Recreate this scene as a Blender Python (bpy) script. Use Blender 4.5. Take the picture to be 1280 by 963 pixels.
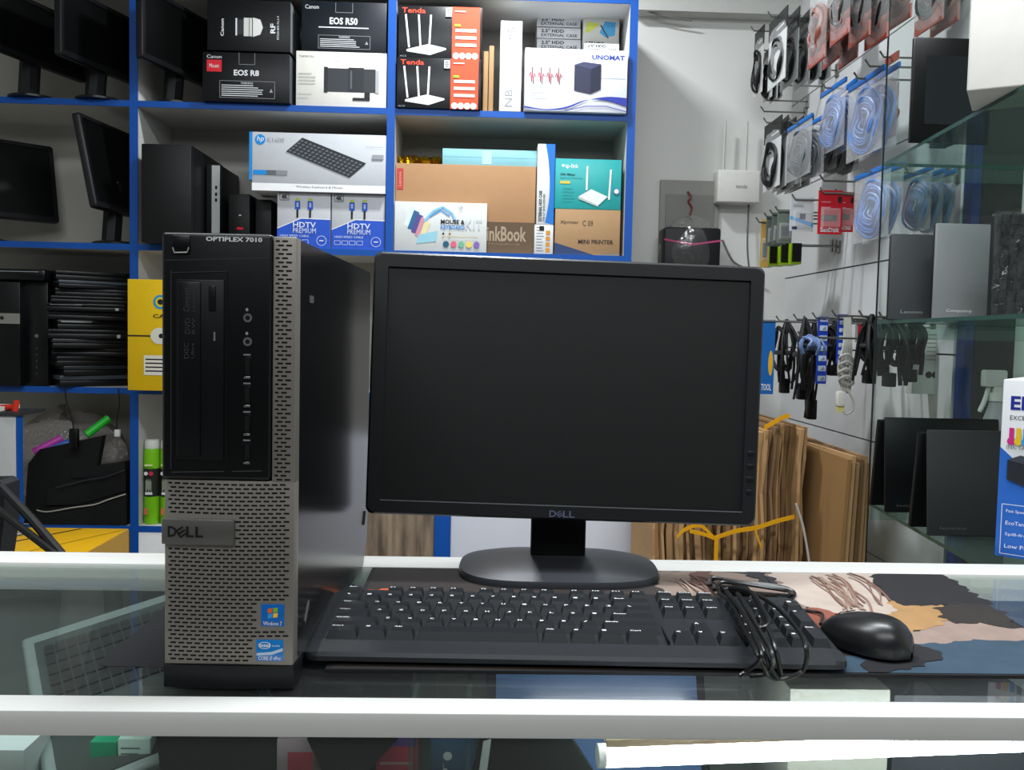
import bpy, bmesh, math, random
from mathutils import Vector, Matrix
random.seed(7)
PI = math.pi
for o in list(bpy.data.objects): bpy.data.objects.remove(o)
C = bpy.context.scene.collection

# ------------------------------------------------------------ camera, world, lights, exposure
ZC = 0.92                                   # height of the counter top
F_PX, YAW, PITCH, ROLL, CH = 1144.3, 0.0345, 0.0558, 0.0215, 0.286
CAM = Vector((0, 0, ZC + CH))
fw = Vector((math.sin(YAW)*math.cos(PITCH), math.cos(YAW)*math.cos(PITCH), -math.sin(PITCH)))
r0 = Vector((math.cos(YAW), -math.sin(YAW), 0)); u0 = r0.cross(fw)
rt = math.cos(ROLL)*r0 + math.sin(ROLL)*u0
up = -math.sin(ROLL)*r0 + math.cos(ROLL)*u0
cd = bpy.data.cameras.new('camera'); cam = bpy.data.objects.new('camera', cd); C.objects.link(cam)
cd.sensor_width = 36; cd.lens = F_PX/1280*36; cd.clip_start = .02
R3 = Matrix((rt, up, -fw)).transposed()
cam.matrix_world = Matrix.Translation(CAM) @ R3.to_4x4()
bpy.context.scene.camera = cam

w = bpy.data.worlds.new('world'); bpy.context.scene.world = w; w.use_nodes = True
w.node_tree.nodes['Background'].inputs[0].default_value = (.75, .85, 1, 1)
w.node_tree.nodes['Background'].inputs[1].default_value = 0.12

def area(name, loc, size, power, rot=(0, 0, 0), col=(1, 1, 1)):
    l = bpy.data.lights.new(name, 'AREA'); l.shape = 'RECTANGLE'; l.size, l.size_y = size
    l.energy = power; l.color = col
    o = bpy.data.objects.new(name, l); C.objects.link(o); o.location = loc; o.rotation_euler = rot
    return o
area('ceiling_and_fill_lamp', (0.0, 2.5, 2.62), (.22, .10), 17, col=(.93, .97, 1))
area('ceiling_and_fill_lamp', (.5, 1.0, 2.62), (1.2, .2), 24, col=(.92, .97, 1))
area('ceiling_and_fill_lamp', (-.8, 0.75, 2.62), (1.2, .3), 18, col=(.92, .97, 1))
area('ceiling_and_fill_lamp', (.1, -.9, 2.5), (2.4, .6), 19, rot=(math.radians(35), 0, 0), col=(.93, .97, 1))  # tilted front fill, added to brighten faces turned toward the camera
vs = bpy.context.scene.view_settings
bpy.context.scene.display_settings.display_device = 'sRGB'
vs.view_transform = 'Standard'; vs.look = 'None'; vs.gamma = 1; vs.use_curve_mapping = False
vs.exposure = 0.6

# ------------------------------------------------------------ pixel -> place helpers
def ray(x, y): return fw + rt*((x-640)/F_PX) - up*((y-481.5)/F_PX)
def W(x, y, Y): d = ray(x, y); return CAM + d*(Y/d.y)
def HZ(x, y, z): d = ray(x, y); return CAM + d*((ZC+z-CAM.z)/d.z)
def XP(x, y, X): d = ray(x, y); return CAM + d*(X/d.x)

# ------------------------------------------------------------ materials
def lin(c): return c/12.92 if c <= .04045 else ((c+.055)/1.055)**2.4
def rgb(h):
    if isinstance(h, str):
        h = h.lstrip('#'); return tuple(lin(int(h[i:i+2], 16)/255) for i in (0, 2, 4))+(1,)
    return h
_m = {}
def m(h, rough=.5, metal=0, var=.06, scale=30, bump=0, bscale=200, emit=0, spec=.28, coat=0):
    key = (h, rough, metal, var, scale, bump, bscale, emit, spec, coat)
    if key in _m: return _m[key]
    mt = bpy.data.materials.new('surface_'+str(len(_m))); mt.use_nodes = True
    nt = mt.node_tree; b = nt.nodes['Principled BSDF']
    c = rgb(h)
    b.inputs['Roughness'].default_value = rough; b.inputs['Metallic'].default_value = metal
    b.inputs['Specular IOR Level'].default_value = spec
    b.inputs['Coat Weight'].default_value = coat
    tc = nt.nodes.new('ShaderNodeTexCoord'); nz = nt.nodes.new('ShaderNodeTexNoise')
    nz.inputs['Scale'].default_value = scale; nt.links.new(tc.outputs['Object'], nz.inputs['Vector'])
    mx = nt.nodes.new('ShaderNodeMix'); mx.data_type = 'RGBA'
    mx.inputs[6].default_value = tuple(v*(1-var) for v in c[:3])+(1,)
    mx.inputs[7].default_value = tuple(min(1, v*(1+var)) for v in c[:3])+(1,)
    nt.links.new(nz.outputs['Fac'], mx.inputs[0]); nt.links.new(mx.outputs[2], b.inputs['Base Color'])
    if emit:
        b.inputs['Emission Color'].default_value = c; b.inputs['Emission Strength'].default_value = emit
    if bump:
        n2 = nt.nodes.new('ShaderNodeTexNoise'); n2.inputs['Scale'].default_value = bscale
        nt.links.new(tc.outputs['Object'], n2.inputs['Vector'])
        bp = nt.nodes.new('ShaderNodeBump'); bp.inputs['Strength'].default_value = bump; bp.inputs['Distance'].default_value = .002
        nt.links.new(n2.outputs['Fac'], bp.inputs['Height']); nt.links.new(bp.outputs['Normal'], b.inputs['Normal'])
    _m[key] = mt
    return mt
def wood(c1, c2, sc=(60, 60, 4), rough=.6):
    mt = bpy.data.materials.new('wood_grain'); mt.use_nodes = True; nt = mt.node_tree; b = nt.nodes['Principled BSDF']
    tc = nt.nodes.new('ShaderNodeTexCoord'); mp = nt.nodes.new('ShaderNodeMapping'); mp.inputs['Scale'].default_value = sc
    nz = nt.nodes.new('ShaderNodeTexNoise'); nz.inputs['Scale'].default_value = 1; nz.inputs['Detail'].default_value = 6
    cr = nt.nodes.new('ShaderNodeValToRGB'); cr.color_ramp.elements[0].color = rgb(c1); cr.color_ramp.elements[1].color = rgb(c2)
    cr.color_ramp.elements[0].position = .35; cr.color_ramp.elements[1].position = .65
    nt.links.new(tc.outputs['Object'], mp.inputs[0]); nt.links.new(mp.outputs[0], nz.inputs['Vector'])
    nt.links.new(nz.outputs['Fac'], cr.inputs[0]); nt.links.new(cr.outputs[0], b.inputs['Base Color'])
    b.inputs['Roughness'].default_value = rough
    return mt
def glassy(name, tint, body=0.04, rough=.05, gloss=1.0, bump=0, bs=60, bodycol=(1, 1, 1, 1), ior=1.5):
    """clear sheet: see-through tint, fresnel gloss, a little milky body"""
    mt = bpy.data.materials.new(name); mt.use_nodes = True; nt = mt.node_tree
    for n in list(nt.nodes): nt.nodes.remove(n)
    out = nt.nodes.new('ShaderNodeOutputMaterial'); tr = nt.nodes.new('ShaderNodeBsdfTransparent'); tr.inputs[0].default_value = rgb(tint)
    df = nt.nodes.new('ShaderNodeBsdfDiffuse'); df.inputs[0].default_value = bodycol
    gl = nt.nodes.new('ShaderNodeBsdfGlossy'); gl.inputs['Roughness'].default_value = rough
    m1 = nt.nodes.new('ShaderNodeMixShader'); m1.inputs[0].default_value = body
    nt.links.new(tr.outputs[0], m1.inputs[1]); nt.links.new(df.outputs[0], m1.inputs[2])
    fr = nt.nodes.new('ShaderNodeFresnel'); fr.inputs[0].default_value = ior
    ge = nt.nodes.new('ShaderNodeNewGeometry'); mr = nt.nodes.new('ShaderNodeMapRange'); mr.inputs[3].default_value = ior; mr.inputs[4].default_value = 1/ior
    nt.links.new(ge.outputs['Backfacing'], mr.inputs[0]); nt.links.new(mr.outputs[0], fr.inputs[0])
    mu = nt.nodes.new('ShaderNodeMath'); mu.operation = 'MULTIPLY'; mu.inputs[1].default_value = gloss; mu.use_clamp = True
    nt.links.new(fr.outputs[0], mu.inputs[0])
    m2 = nt.nodes.new('ShaderNodeMixShader'); nt.links.new(mu.outputs[0], m2.inputs[0])
    nt.links.new(m1.outputs[0], m2.inputs[1]); nt.links.new(gl.outputs[0], m2.inputs[2])
    if bump:
        tc = nt.nodes.new('ShaderNodeTexCoord'); nz = nt.nodes.new('ShaderNodeTexNoise'); nz.inputs['Scale'].default_value = bs
        bp = nt.nodes.new('ShaderNodeBump'); bp.inputs['Strength'].default_value = bump; bp.inputs['Distance'].default_value = .01
        nt.links.new(tc.outputs['Object'], nz.inputs['Vector']); nt.links.new(nz.outputs['Fac'], bp.inputs['Height'])
        nt.links.new(bp.outputs[0], gl.inputs['Normal'])
    nt.links.new(m2.outputs[0], out.inputs[0])
    return mt

WHITE = m('#e9e9ea', .45); PAPER = m('#dedfe0', .6); BLACK = m('#101113', .45); INK = m('#15161a', .6)
BLUE = m('#08499a', .45); LAM = m('#c4c3be', .6, var=.04, scale=5); WALLM = m('#cfcfcb', .8, var=.03, scale=3, bump=.1, bscale=40)
PLAS = m('#08090a', .4); PLASR = m('#101113', .6); DGREY = m('#2b2d30', .45); SILV = m('#8f9090', .35, .6)
CARD = m('#9c7b56', .8, var=.1, scale=12); CARDD = m('#6f5436', .85); CARDL = m('#b18d62', .8, var=.1, scale=14)
STEEL = m('#8b8b88', .3, .9); RUB = m('#0a0a0b', .55)
GLASS = glassy('counter_glass', '#f8fcfa', .01, .01, .6)
GLASSS = glassy('shelf_glass', '#e9f4f0', .03, .03, .7, bodycol=(.5, .7, .62, 1))
GEDGE = m('#2c4a42', .2, var=.2); 
FILM = glassy('clear_film', '#fafbfc', .16, .22, 1.0, .35, 30)
WRAP = glassy('clear_wrap', '#ffffff', .02, .12, 1.3, .7, 40)

# ------------------------------------------------------------ mesh builder
class MB:
    def __init__(s): s.v = []; s.f = []; s.mi = []; s.ms = []; s.M = Matrix.Identity(4); s.z = 0
    def slot(s, mt):
        if mt not in s.ms: s.ms.append(mt)
        return s.ms.index(mt)
    def add(s, vs_, fs, mt):
        n = len(s.v); s.v += [s.M @ Vector(p) for p in vs_]; k = s.slot(mt)
        for f in fs: s.f.append([i+n for i in f]); s.mi.append(k)
    def box(s, x0, x1, y0, y1, z0, z1, mt, bev=0, seg=2):
        if bev <= 0:
            s.add([(x0,y0,z0),(x1,y0,z0),(x1,y1,z0),(x0,y1,z0),(x0,y0,z1),(x1,y0,z1),(x1,y1,z1),(x0,y1,z1)],
                  [(0,3,2,1),(4,5,6,7),(0,1,5,4),(1,2,6,5),(2,3,7,6),(3,0,4,7)], mt); return
        b = bmesh.new(); bmesh.ops.create_cube(b, size=1)
        for v in b.verts: v.co = Vector(((x0+x1)/2+v.co.x*(x1-x0), (y0+y1)/2+v.co.y*(y1-y0), (z0+z1)/2+v.co.z*(z1-z0)))
        bmesh.ops.bevel(b, geom=list(b.edges), offset=bev, segments=seg, affect='EDGES', profile=.5)
        b.verts.index_update()
        s.add([v.co.copy() for v in b.verts], [[v.index for v in f.verts] for f in b.faces], mt); b.free()
    def prism(s, pts, d, mt, axis='y', o=0):
        """outline pts (a,b) extruded d along axis from o"""
        def P(a, b, t): return {'y': (a, t, b), 'z': (a, b, t), 'x': (t, a, b)}[axis]
        n = len(pts)
        s.add([P(a, b, o) for a, b in pts]+[P(a, b, o+d) for a, b in pts],
              [list(range(n)), list(range(2*n-1, n-1, -1))]+[(i, (i+1) % n, n+(i+1) % n, n+i)[::-1] for i in range(n)], mt)
    def tube(s, pts, r, mt, k=8, cap=True):
        pts = [Vector(p) for p in pts]; rings = []; n0 = None
        for i, p in enumerate(pts):
            t = (pts[min(i+1, len(pts)-1)]-pts[max(i-1, 0)]).normalized()
            if n0 is None:
                n0 = t.cross(Vector((0, 0, 1)));
                if n0.length < .1: n0 = t.cross(Vector((0, 1, 0)))
            n0 = (n0-t*n0.dot(t)).normalized(); b = t.cross(n0)
            rr = r[i] if isinstance(r, (list, tuple)) else r
            rings.append([p+(n0*math.cos(2*PI*j/k)+b*math.sin(2*PI*j/k))*rr for j in range(k)])
        vs_ = [v for q in rings for v in q]
        fs = [(i*k+j, i*k+(j+1) % k, (i+1)*k+(j+1) % k, (i+1)*k+j) for i in range(len(rings)-1) for j in range(k)]
        if cap: fs += [list(range(k))[::-1], [len(vs_)-k+j for j in range(k)]]
        s.add(vs_, fs, mt)
    def lathe(s, prof, c, mt, k=24):
        vs_ = [(c[0]+r*math.cos(2*PI*j/k), c[1]+r*math.sin(2*PI*j/k), c[2]+z) for r, z in prof for j in range(k)]
        fs = [(i*k+j, i*k+(j+1) % k, (i+1)*k+(j+1) % k, (i+1)*k+j) for i in range(len(prof)-1) for j in range(k)]
        fs += [list(range(k))[::-1], [len(vs_)-k+j for j in range(k)]]
        s.add(vs_, fs, mt)
    # ---- graphics on the face plane (local x, z), facing -y, each a hair prouder than the last
    def g(s, pts, mt):
        s.z += 1; y = -.00025*s.z*getattr(s, 'gs', 1)
        s.add([(a, y, b) for a, b in pts], [list(range(len(pts)))], mt)
    def gr(s, x0, z0, x1, z1, mt): s.g([(x0, z0), (x1, z0), (x1, z1), (x0, z1)], mt)
    def gc(s, x, z, r, mt, rz=None, k=24): s.g([(x+r*math.cos(2*PI*i/k), z+(rz or r)*math.sin(2*PI*i/k)) for i in range(k)], mt)
    def gl(s, pts, wd, mt):
        s.z += 1; y = -.00025*s.z*getattr(s, 'gs', 1)
        for (a, b), (c, d) in zip(pts, pts[1:]):
            L = math.hypot(c-a, d-b) or 1; nx, nz = -(d-b)/L*wd/2, (c-a)/L*wd/2
            s.add([(a-nx, y, b-nz), (c-nx, y, d-nz), (c+nx, y, d+nz), (a+nx, y, b+nz)], [(0, 1, 2, 3)], mt)
    def gt(s, txt, x0, z0, x1, z1, mt, rot=0, bold=0, tilt=0):
        vs_, fs = text_mesh(txt, bold)
        if not vs_: return
        ax = min(v[0] for v in vs_); bx = max(v[0] for v in vs_); ay = min(v[1] for v in vs_); by = max(v[1] for v in vs_)
        s.z += 1; y = -.00025*s.z*getattr(s, 'gs', 1); P = []
        for vx, vy in vs_:
            a = (vx-ax)/(bx-ax or 1); b = (vy-ay)/(by-ay or 1)
            if rot == 1: a, b = 1-b, a        # reads upwards
            if rot == -1: a, b = b, 1-a
            P.append((x0+a*(x1-x0)+tilt*b*(z1-z0), y, z0+b*(z1-z0)))
        s.add(P, fs, mt)
    def lines(s, x0, z0, x1, z1, n, mt, fill=.45):
        h = (z1-z0)/n; rr = random.Random(n*7+int(x0*999))
        for i in range(n):
            z = z1-h*(i+1); s.gr(x0, z+h*(1-fill)/2, x0+(x1-x0)*rr.uniform(.65, 1), z+h*(1+fill)/2, mt)
            s.z -= 1
        s.z += 1
    def build(s, name, parent=None, smooth=True, ang=35, loc=None):
        me = bpy.data.meshes.new(name); me.from_pydata([tuple(v) for v in s.v], [], s.f)
        for mt in s.ms: me.materials.append(mt)
        me.polygons.foreach_set('material_index', s.mi)
        if smooth:
            me.polygons.foreach_set('use_smooth', [True]*len(me.polygons)); me.set_sharp_from_angle(angle=math.radians(ang))
        me.update()
        o = bpy.data.objects.new(name, me); C.objects.link(o)
        if parent: o.parent = parent
        if loc is not None: o.location = loc
        return o
def slant_e(b, x, z, h, wd, mt):
    c, q = math.cos(.6), math.sin(.6); P = lambda u, v: (x+u*c-v*q, z+u*q+v*c)
    b.gl([P(-h*.8, -h), P(-h*.8, h)], wd, mt)
    for v in (-h+wd/2, 0, h-wd/2): b.gl([P(-h*.8, v), P(h*.9, v)], wd, mt)
_tx = {}
def text_mesh(txt, bold=0):
    k = (txt, bold)
    if k in _tx: return _tx[k]
    cu = bpy.data.curves.new('t', 'FONT'); cu.body = txt; cu.size = 1; cu.resolution_u = 2; cu.offset = bold
    o = bpy.data.objects.new('t', cu); me = bpy.data.meshes.new_from_object(o)
    r = ([(v.co.x, v.co.y) for v in me.vertices], [list(p.vertices) for p in me.polygons])
    bpy.data.objects.remove(o); bpy.data.meshes.remove(me); bpy.data.curves.remove(cu)
    _tx[k] = r
    return r
def tag(o, label=None, cat=None, group=None, kind=None):
    if label: o['label'] = label
    if cat: o['category'] = cat
    if group: o['group'] = group
    if kind: o['kind'] = kind
    return o
def thing(name, label, cat, loc=(0, 0, 0), rz=0, group=None):
    o = bpy.data.objects.new(name, None); C.objects.link(o); o.location = loc; o.rotation_euler = (0, 0, rz); o.empty_display_size = .02
    return tag(o, label, cat, group)
def struct(o): o['kind'] = 'structure'; return o
def sbox(name, x0, x1, y0, y1, z0, z1, mt, bev=0):
    b = MB(); b.box(x0, x1, y0, y1, z0, z1, mt, bev); return struct(b.build(name))
def dup(root, loc, rz=None, label=None, group=None):
    r = root.copy(); C.objects.link(r); r.location = loc
    if rz is not None: r.rotation_euler = (0, 0, rz)
    if label: r['label'] = label
    if group: r['group'] = group
    for ch in list(root.children):
        c = ch.copy(); C.objects.link(c); c.parent = r
        for g_ in ch.children:
            d = g_.copy(); C.objects.link(d); d.parent = c
    return r
def spline(pts, n=8, closed=False):
    P = [Vector(p) for p in pts]; out = []; N = len(P)
    for i in range(N if closed else N-1):
        if closed: a, b, c, d = P[(i-1) % N], P[i], P[(i+1) % N], P[(i+2) % N]
        else: a, b, c, d = P[max(i-1, 0)], P[i], P[i+1], P[min(i+2, N-1)]
        for j in range(n):
            t = j/n; out.append(.5*((2*b)+(c-a)*t+(2*a-5*b+4*c-d)*t*t+(3*b-a-3*c+d)*t**3))
    out.append(P[0] if closed else P[-1])
    return out

# ============================================================ the room
RX = XP(983, 300, 1.0).x*3.22/XP(983, 300, 1.0).y      # x of the right wall, from the corner at y=3.22
YB, YS = 3.22, 2.9
sbox('floor', -2.8, 2.4, -1.8, 3.4, -.05, 0, m('#8d8b86', .4, scale=4))
sbox('ceiling', -2.8, 2.4, -1.8, 3.4, 2.75, 2.85, m('#d8d8d6', .8))
sbox('wall_back', -2.8, RX+.1, YB, YB+.1, 0, 2.75, WALLM)
sbox('wall_left', -2.8, -2.7, -1.8, YB, 0, 2.75, WALLM)
sbox('wall_front', -2.8, 2.4, -1.9, -1.8, 0, 2.75, m('#3c3d3f', .8))
sbox('wall_side', 2.3, 2.4, -1.8, 2.05, 0, 2.75, WALLM)
zb = W(870, 17, 3.17).z
sbox('trim_beam', .5, RX, 3.15, YB, zb, zb+.25, m('#b9b9b5', .8))
# slat wall on the right, grooves as real gaps
gro = [-.29, .014, .26, .502, .80, 1.10]
zs = [-ZC]+gro+[1.83]
mb = MB()
for a, b in zip(zs, zs[1:]): mb.box(RX, RX+.03, 2.04, YB, ZC+a+.0022, ZC+b-.0022, m('#c9c9ca', .35, var=.02, scale=3))
mb.box(RX+.012, RX+.1, 2.04, YB, 0, 2.75, m('#6a6a6c', .6))
struct(mb.build('wall_right'))
sbox('wall_return', RX+.1, 2.3, 2.05, 2.15, 0, 2.75, WALLM)

# ============================================================ blue-edged shelving unit (one thing with its boards)
z1 = W(300, 129.5, YS).z; z2 = W(470, 312.5, YS).z; z3 = W(100, 484, YS).z; z4 = W(180, 658, YS).z
zt = 2.26
XR = W(789, 160, YS).x; XD1 = W(167, 150, YS).x; XD2 = W(488, 200, YS).x; XL = -2.3
UN = thing('shelving_unit', 'wall shelving of pigeonholes in white laminate with blue front edges', 'shelf', (0, 0, 0))
T = .019
def board(name, x0, x1, z0, z1_, y0=YS, y1=YB-.004):
    b = MB(); b.box(x0, x1, y0+.004, y1, z0, z1_, LAM); b.box(x0, x1, y0, y0+.004, z0, z1_, BLUE); return b.build(name, UN)
for x, n in ((XR, 'side_board'), (XD1, 'divider_board'), (XD2, 'divider_board'), (XL, 'side_board')):
    board(n, x-.0125, x+.0125, 0.0, zt)
for z, xa, xb in ((z1, XL, XD1), (z1, XD1, XD2), (z1, XD2, XR), (z2, XL, XD1), (z2, XD1, XD2), (z2, XD2, XR), (z3, XL, XD1), (z3, XD1, XD2), (z4, XL, XD1), (z4, XD1, XD2), (zt, XL, XR)):
    board('shelf_board', xa+.0126, xb-.0126, z-T, z)
b = MB(); b.box(XL, XR, YB-.012, YB-.004, 0, zt, m('#a9a7a0', .7, scale=5)); b.build('back_board', UN)
b = MB(); b.box(XD1+.013, XD2-.013, YS+.002, YS+.012, .02, z4-T-.001, WHITE); b.build('cupboard_door', UN)

# ============================================================ glass counter
yf = HZ(640, 873.5, .003).y; yf0 = HZ(640, 893, .003).y; yb = HZ(640, 711, .003).y; yb1 = HZ(640, 697.5, .003).y
CT = thing('display_counter', 'glass-topped display counter with white metal rails along its edges', 'counter', (0, 0, 0))
FRM = m('#c9c9c5', .45, .0, var=.02)
b = MB(); b.box(-1.2, 1.2, yf0, yf, ZC-.016, ZC+.003, FRM, .001); b.build('front_rail', CT)
b = MB(); b.box(-1.2, 1.2, yb, yb1, ZC-.03, ZC+.003, FRM, .001); b.build('rear_rail', CT)
b = MB(); b.box(-1.2, 1.2, yf+.0005, yb-.0005, ZC-.006, ZC, GLASS); b.build('glass_top', CT)
b = MB(); b.box(-1.2, 1.2, yf0+.006, yf0+.011, .12, ZC-.0165, GLASS); b.build('front_glass', CT)
b = MB(); b.box(-1.2, 1.2, yf0+.02, yb1-.01, ZC-.306, ZC-.30, GLASSS); b.build('glass_shelf', CT)
b = MB(); b.box(-1.2, 1.2, yb1-.006, yb1, .0, ZC-.031, m('#7e8583', .5)); b.build('rear_door', CT)
b = MB(); b.box(-1.2, 1.2, yf0, yb1, 0, .12, FRM); b.build('plinth', CT)
b = MB(); b.box(-.050, -.046, yf0+.02, yb-.02, ZC-.299, ZC-.008, GLASSS); b.build('glass_partition', CT)
b = MB(); b.box(-.006, -.002, yf0+.02, yb-.02, ZC-.299, ZC-.008, GLASSS); b.build('glass_partition', CT)

# ============================================================ desktop computer
TX, TY, TA = -.2455, .7217, -.0217
TW, TD, TH = .102, .405, .358
PC = thing('desktop_computer', 'black desktop computer standing upright on the counter, grey perforated front', 'computer', (TX, TY, ZC+.0005), TA)
def tu(x): return (x-204.5)/168.5*TW
def tv(y, x=290): 
    top = 289+(x-204)*.045; bot = 858+(x-204)*.02
    return (bot-y)/(bot-top)*TH
SATIN = m('#050607', .22, 0, spec=.35)
b = MB()
b.prism([(.012, .004), (TD-.03, .004), (TD-.003, .03), (TD, .06), (TD, TH-.006), (TD-.004, TH-.002), (.012, TH-.002)], TW-.003, SATIN, 'x', .0015)
b.build('case', PC)
b = MB(); b.box(TW-.0018, TW-.0005, .28, .30, .0, .001, SATIN)
b.M = Matrix.Translation((TW-.0014, .375, .062)); b.tube([(0, -.006, -.008), (0, 0, 0), (0, .004, .006)], .0018, BLACK); b.build('side_latch', PC)
b = MB(); b.box(TW-.0016, TW-.0011, .052, .068, TH-.05, TH-.044, m('#5c5d5e', .4)); b.build('side_emblem', PC)
b = MB(); b.M = Matrix.Translation((TW-.0012, .05, .045)) @ Matrix.Rotation(.7, 4, 'X'); b.box(-.0002, .0003, -.008, .012, -.003, .002, m('#5c5d5e', .4)); b.build('side_emblem', PC)
GRL = m('#858079', .42, .35, var=.05); HOLE = m('#060606', .8)
b = MB(); b.gs = .4
b.box(.0005, TW, -.004, .012, .0195, tv(596), GRL, .0015)
b.box(tu(343), TW, -.004, .012, tv(596)-.002, TH-.0015, GRL, .0015)
PXS, PZ = .0063, .00325
b.M = Matrix.Translation((0, -.004, 0))
def slots(xa, xb, za, zb, avoid=()):
    r = 0; z = zb
    b.z = 1; y = -.0002
    while z > za:
        x = xa+(PXS/2 if r % 2 else 0)
        while x < xb:
            s0, s1 = max(x-.0023, xa-.0008), min(x+.0023, xb+.0008)
            if s1-s0 > .001 and not any(p[0] < x < p[1] and p[2] < z < p[3] for p in avoid):
                zz = z-.0010*math.sin((x/TW)*PI)*(1 if xa < .02 else 0); h = .00068
                b.add([(s0, y, zz-h*.6), (s0+.0004, y, zz-h), (s1-.0004, y, zz-h), (s1, y, zz-h*.6), (s1, y, zz+h*.6), (s1-.0004, y, zz+h), (s0+.0004, y, zz+h), (s0, y, zz+h*.6)], [range(8)], HOLE)
            x += PXS
        z -= PZ; r += 1
av = [(-1, tu(300), tv(681), tv(638)), (tu(326), tu(364), tv(784), tv(748)), (tu(320), tu(364), tv(828), tv(793))]
slots(.0045, TW-.004, .024, tv(600), av)
slots(tu(348), TW-.004, tv(598), TH-.005)
b.build('front_grille', PC)
b = MB(); b.prism([(0, .001), (.0, -.0035), (.05, -.0065), (TW, -.003), (TW, .001)], .0185, m('#141517', .35), 'z', .0008)
b.box(0, TW, .0011, .03, .0008, .0193, m('#141517', .35), .001); b.build('base_bezel', PC)
# black bezel
b = MB(); BZ = m('#08090a', .32, spec=.35)
b.box(-.0008, tu(342.5), -.007, .012, tv(595), TH, BZ, .003, 3)
b.M = Matrix.Translation((0, -.0071, 0)); b.gs = .4
LN = m('#3a3b3e', .3)
b.gl([(0.001, tv(324, 210)), (tu(340), tv(324, 340))], .0006, LN)
b.gl([(tu(216), tv(584, 216)), (tu(284), tv(584, 284))], .0009, LN); b.gl([(tu(294), tv(584, 290)), (tu(332), tv(584, 332))], .0009, LN)
b.gl([(tu(216), tv(582)), (tu(216), tv(339))], .0006, LN); b.gl([(tu(216), tv(339, 216)), (tu(287), tv(339, 287))], .0006, LN); b.gl([(tu(287), tv(339)), (tu(287), tv(580))], .0006, HOLE)
b.gt('OPTIPLEX 7010', tu(260), tv(303.5, 295), tu(331), tv(298, 295), m('#d8d8d8', .4), bold=.03)
b.build('front_bezel', PC)
b = MB(); b.box(tu(217.5), tu(240), -.0085, -.006, tv(316, 228), tv(294, 228), BZ, .001)
b.M = Matrix.Translation((0, -.0088, 0)); ch = m('#c9c9c9', .2, .9)
b.tube([(tu(219), 0, tv(309, 220)), (tu(221), 0, tv(315, 220)), (tu(237), 0, tv(315, 235)), (tu(239), 0, tv(309, 237))], .0006, ch, 6)
b.build('power_button', PC)
b = MB(); b.box(tu(223), tu(283), -.0082, -.006, tv(570), tv(350), m('#0e0f11', .35), .0006)
b.box(tu(225), tu(254), -.0098, -.008, tv(566), tv(353), m('#0f1012', .3), .0008)
b.M = Matrix.Translation((0, -.01, 0)); b.gs = .4; em = m('#3d3e40', .4)
b.gt('Compact', tu(233), tv(389), tu(243), tv(360), em, 1); b.gt('DVD ReWritable', tu(245), tv(389), tu(248), tv(360), em, 1)
b.gt('DVD', tu(235), tv(416), tu(242), tv(397), em, 1); b.gt('RW', tu(244), tv(416), tu(248), tv(397), em, 1); b.gt('DISC', tu(234), tv(446), tu(240), tv(427), em, 1); b.gt('Ultra', tu(243), tv(446), tu(247), tv(427), em, 1)
dv = b.build('optical_drive', PC)
b = MB(); b.box(tu(264), tu(273), -.0096, -.008, tv(387), tv(357), m('#131416', .3), .0005); b.box(tu(270.5), tu(272.5), -.0088, -.008, tv(424), tv(413), m('#77787a', .3)); b.build('eject_button', dv)
for y in (396, 425):
    b = MB(); b.M = Matrix.Translation((tu(313), -.007, tv(y, 313))) @ Matrix.Rotation(PI/2, 4, 'X')
    b.lathe([(.0034, 0), (.0034, .0008), (.0018, .0008), (.0016, .0002)], (0, 0, 0), m('#606163', .3)); b.lathe([(.0016, .0002), (.0016, .0009)], (0, 0, 0), HOLE)
    b.M = Matrix.Translation((0, -.0073, 0)); b.gc(tu(312), tv(y-10, 313), .0011, m('#8a8b8c'), .0013)
    b.build('audio_jack', PC)
for y in (457, 492, 527, 562):
    b = MB(); b.box(tu(308), tu(318), -.0076, -.006, tv(y+13, 313), tv(y-13, 313), m('#1b1c1e', .25, .6), .0003)
    b.box(tu(310), tu(316), -.0079, -.0074, tv(y+8, 313), tv(y-11, 313), HOLE)
    b.box(tu(309), tu(317), -.0086, -.0076, tv(y+13, 313), tv(y+10.5, 313), ch, .0002)
    b.M = Matrix.Translation((0, -.0073, 0)); b.gr(tu(308), tv(y-15, 313), tu(317), tv(y-17, 313), m('#77787a'))
    b.build('usb_port', PC)
b = MB(); b.box(tu(204), tu(297), -.0085, -.003, tv(676), tv(644), m('#73726e', .35, .6), .0012)
b.M = Matrix.Translation((0, -.0087, 0)); b.gs = .3; dk = m('#3b3b3b', .3, .7)
b.gt('D', tu(212.5), tv(666.5), tu(224), tv(653), dk, bold=.03); b.gt('L', tu(236), tv(666.5), tu(246), tv(653), dk, bold=.03); b.gt('L', tu(248), tv(666.5), tu(258), tv(653), dk, bold=.03)
ex, ez = tu(230.5), tv(660)
slant_e(b, ex, ez, .0036, .0014, dk)
b.build('badge', PC)
b = MB(); b.gs = .3; wb = m('#1666b8', .25, coat=.5); b.box(tu(331), tu(361), -.0046, -.0039, tv(780, 345), tv(752, 345), wb, .0003)
b.M = Matrix.Translation((0, -.0047, 0)); cx, cz = tu(346), tv(763, 345)
for i, (c_, dx, dz) in enumerate((('#e2622a', -1, 1), ('#7db733', 1, 1), ('#3a9ad9', -1, -1), ('#f2c431', 1, -1))):
    x0, z0 = cx+dx*.0021, cz+dz*.0021+.0003*dx; b.g([(x0-.0019, z0-.0019), (x0+.0017, z0-.0015), (x0+.0021, z0+.0021), (x0-.0015, z0+.0017)], m(c_, .3)); b.z -= 1
b.z += 1
b.gt('Windows 7', tu(334), tv(778.5, 345), tu(358), tv(773.5, 345), WHITE)
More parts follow.
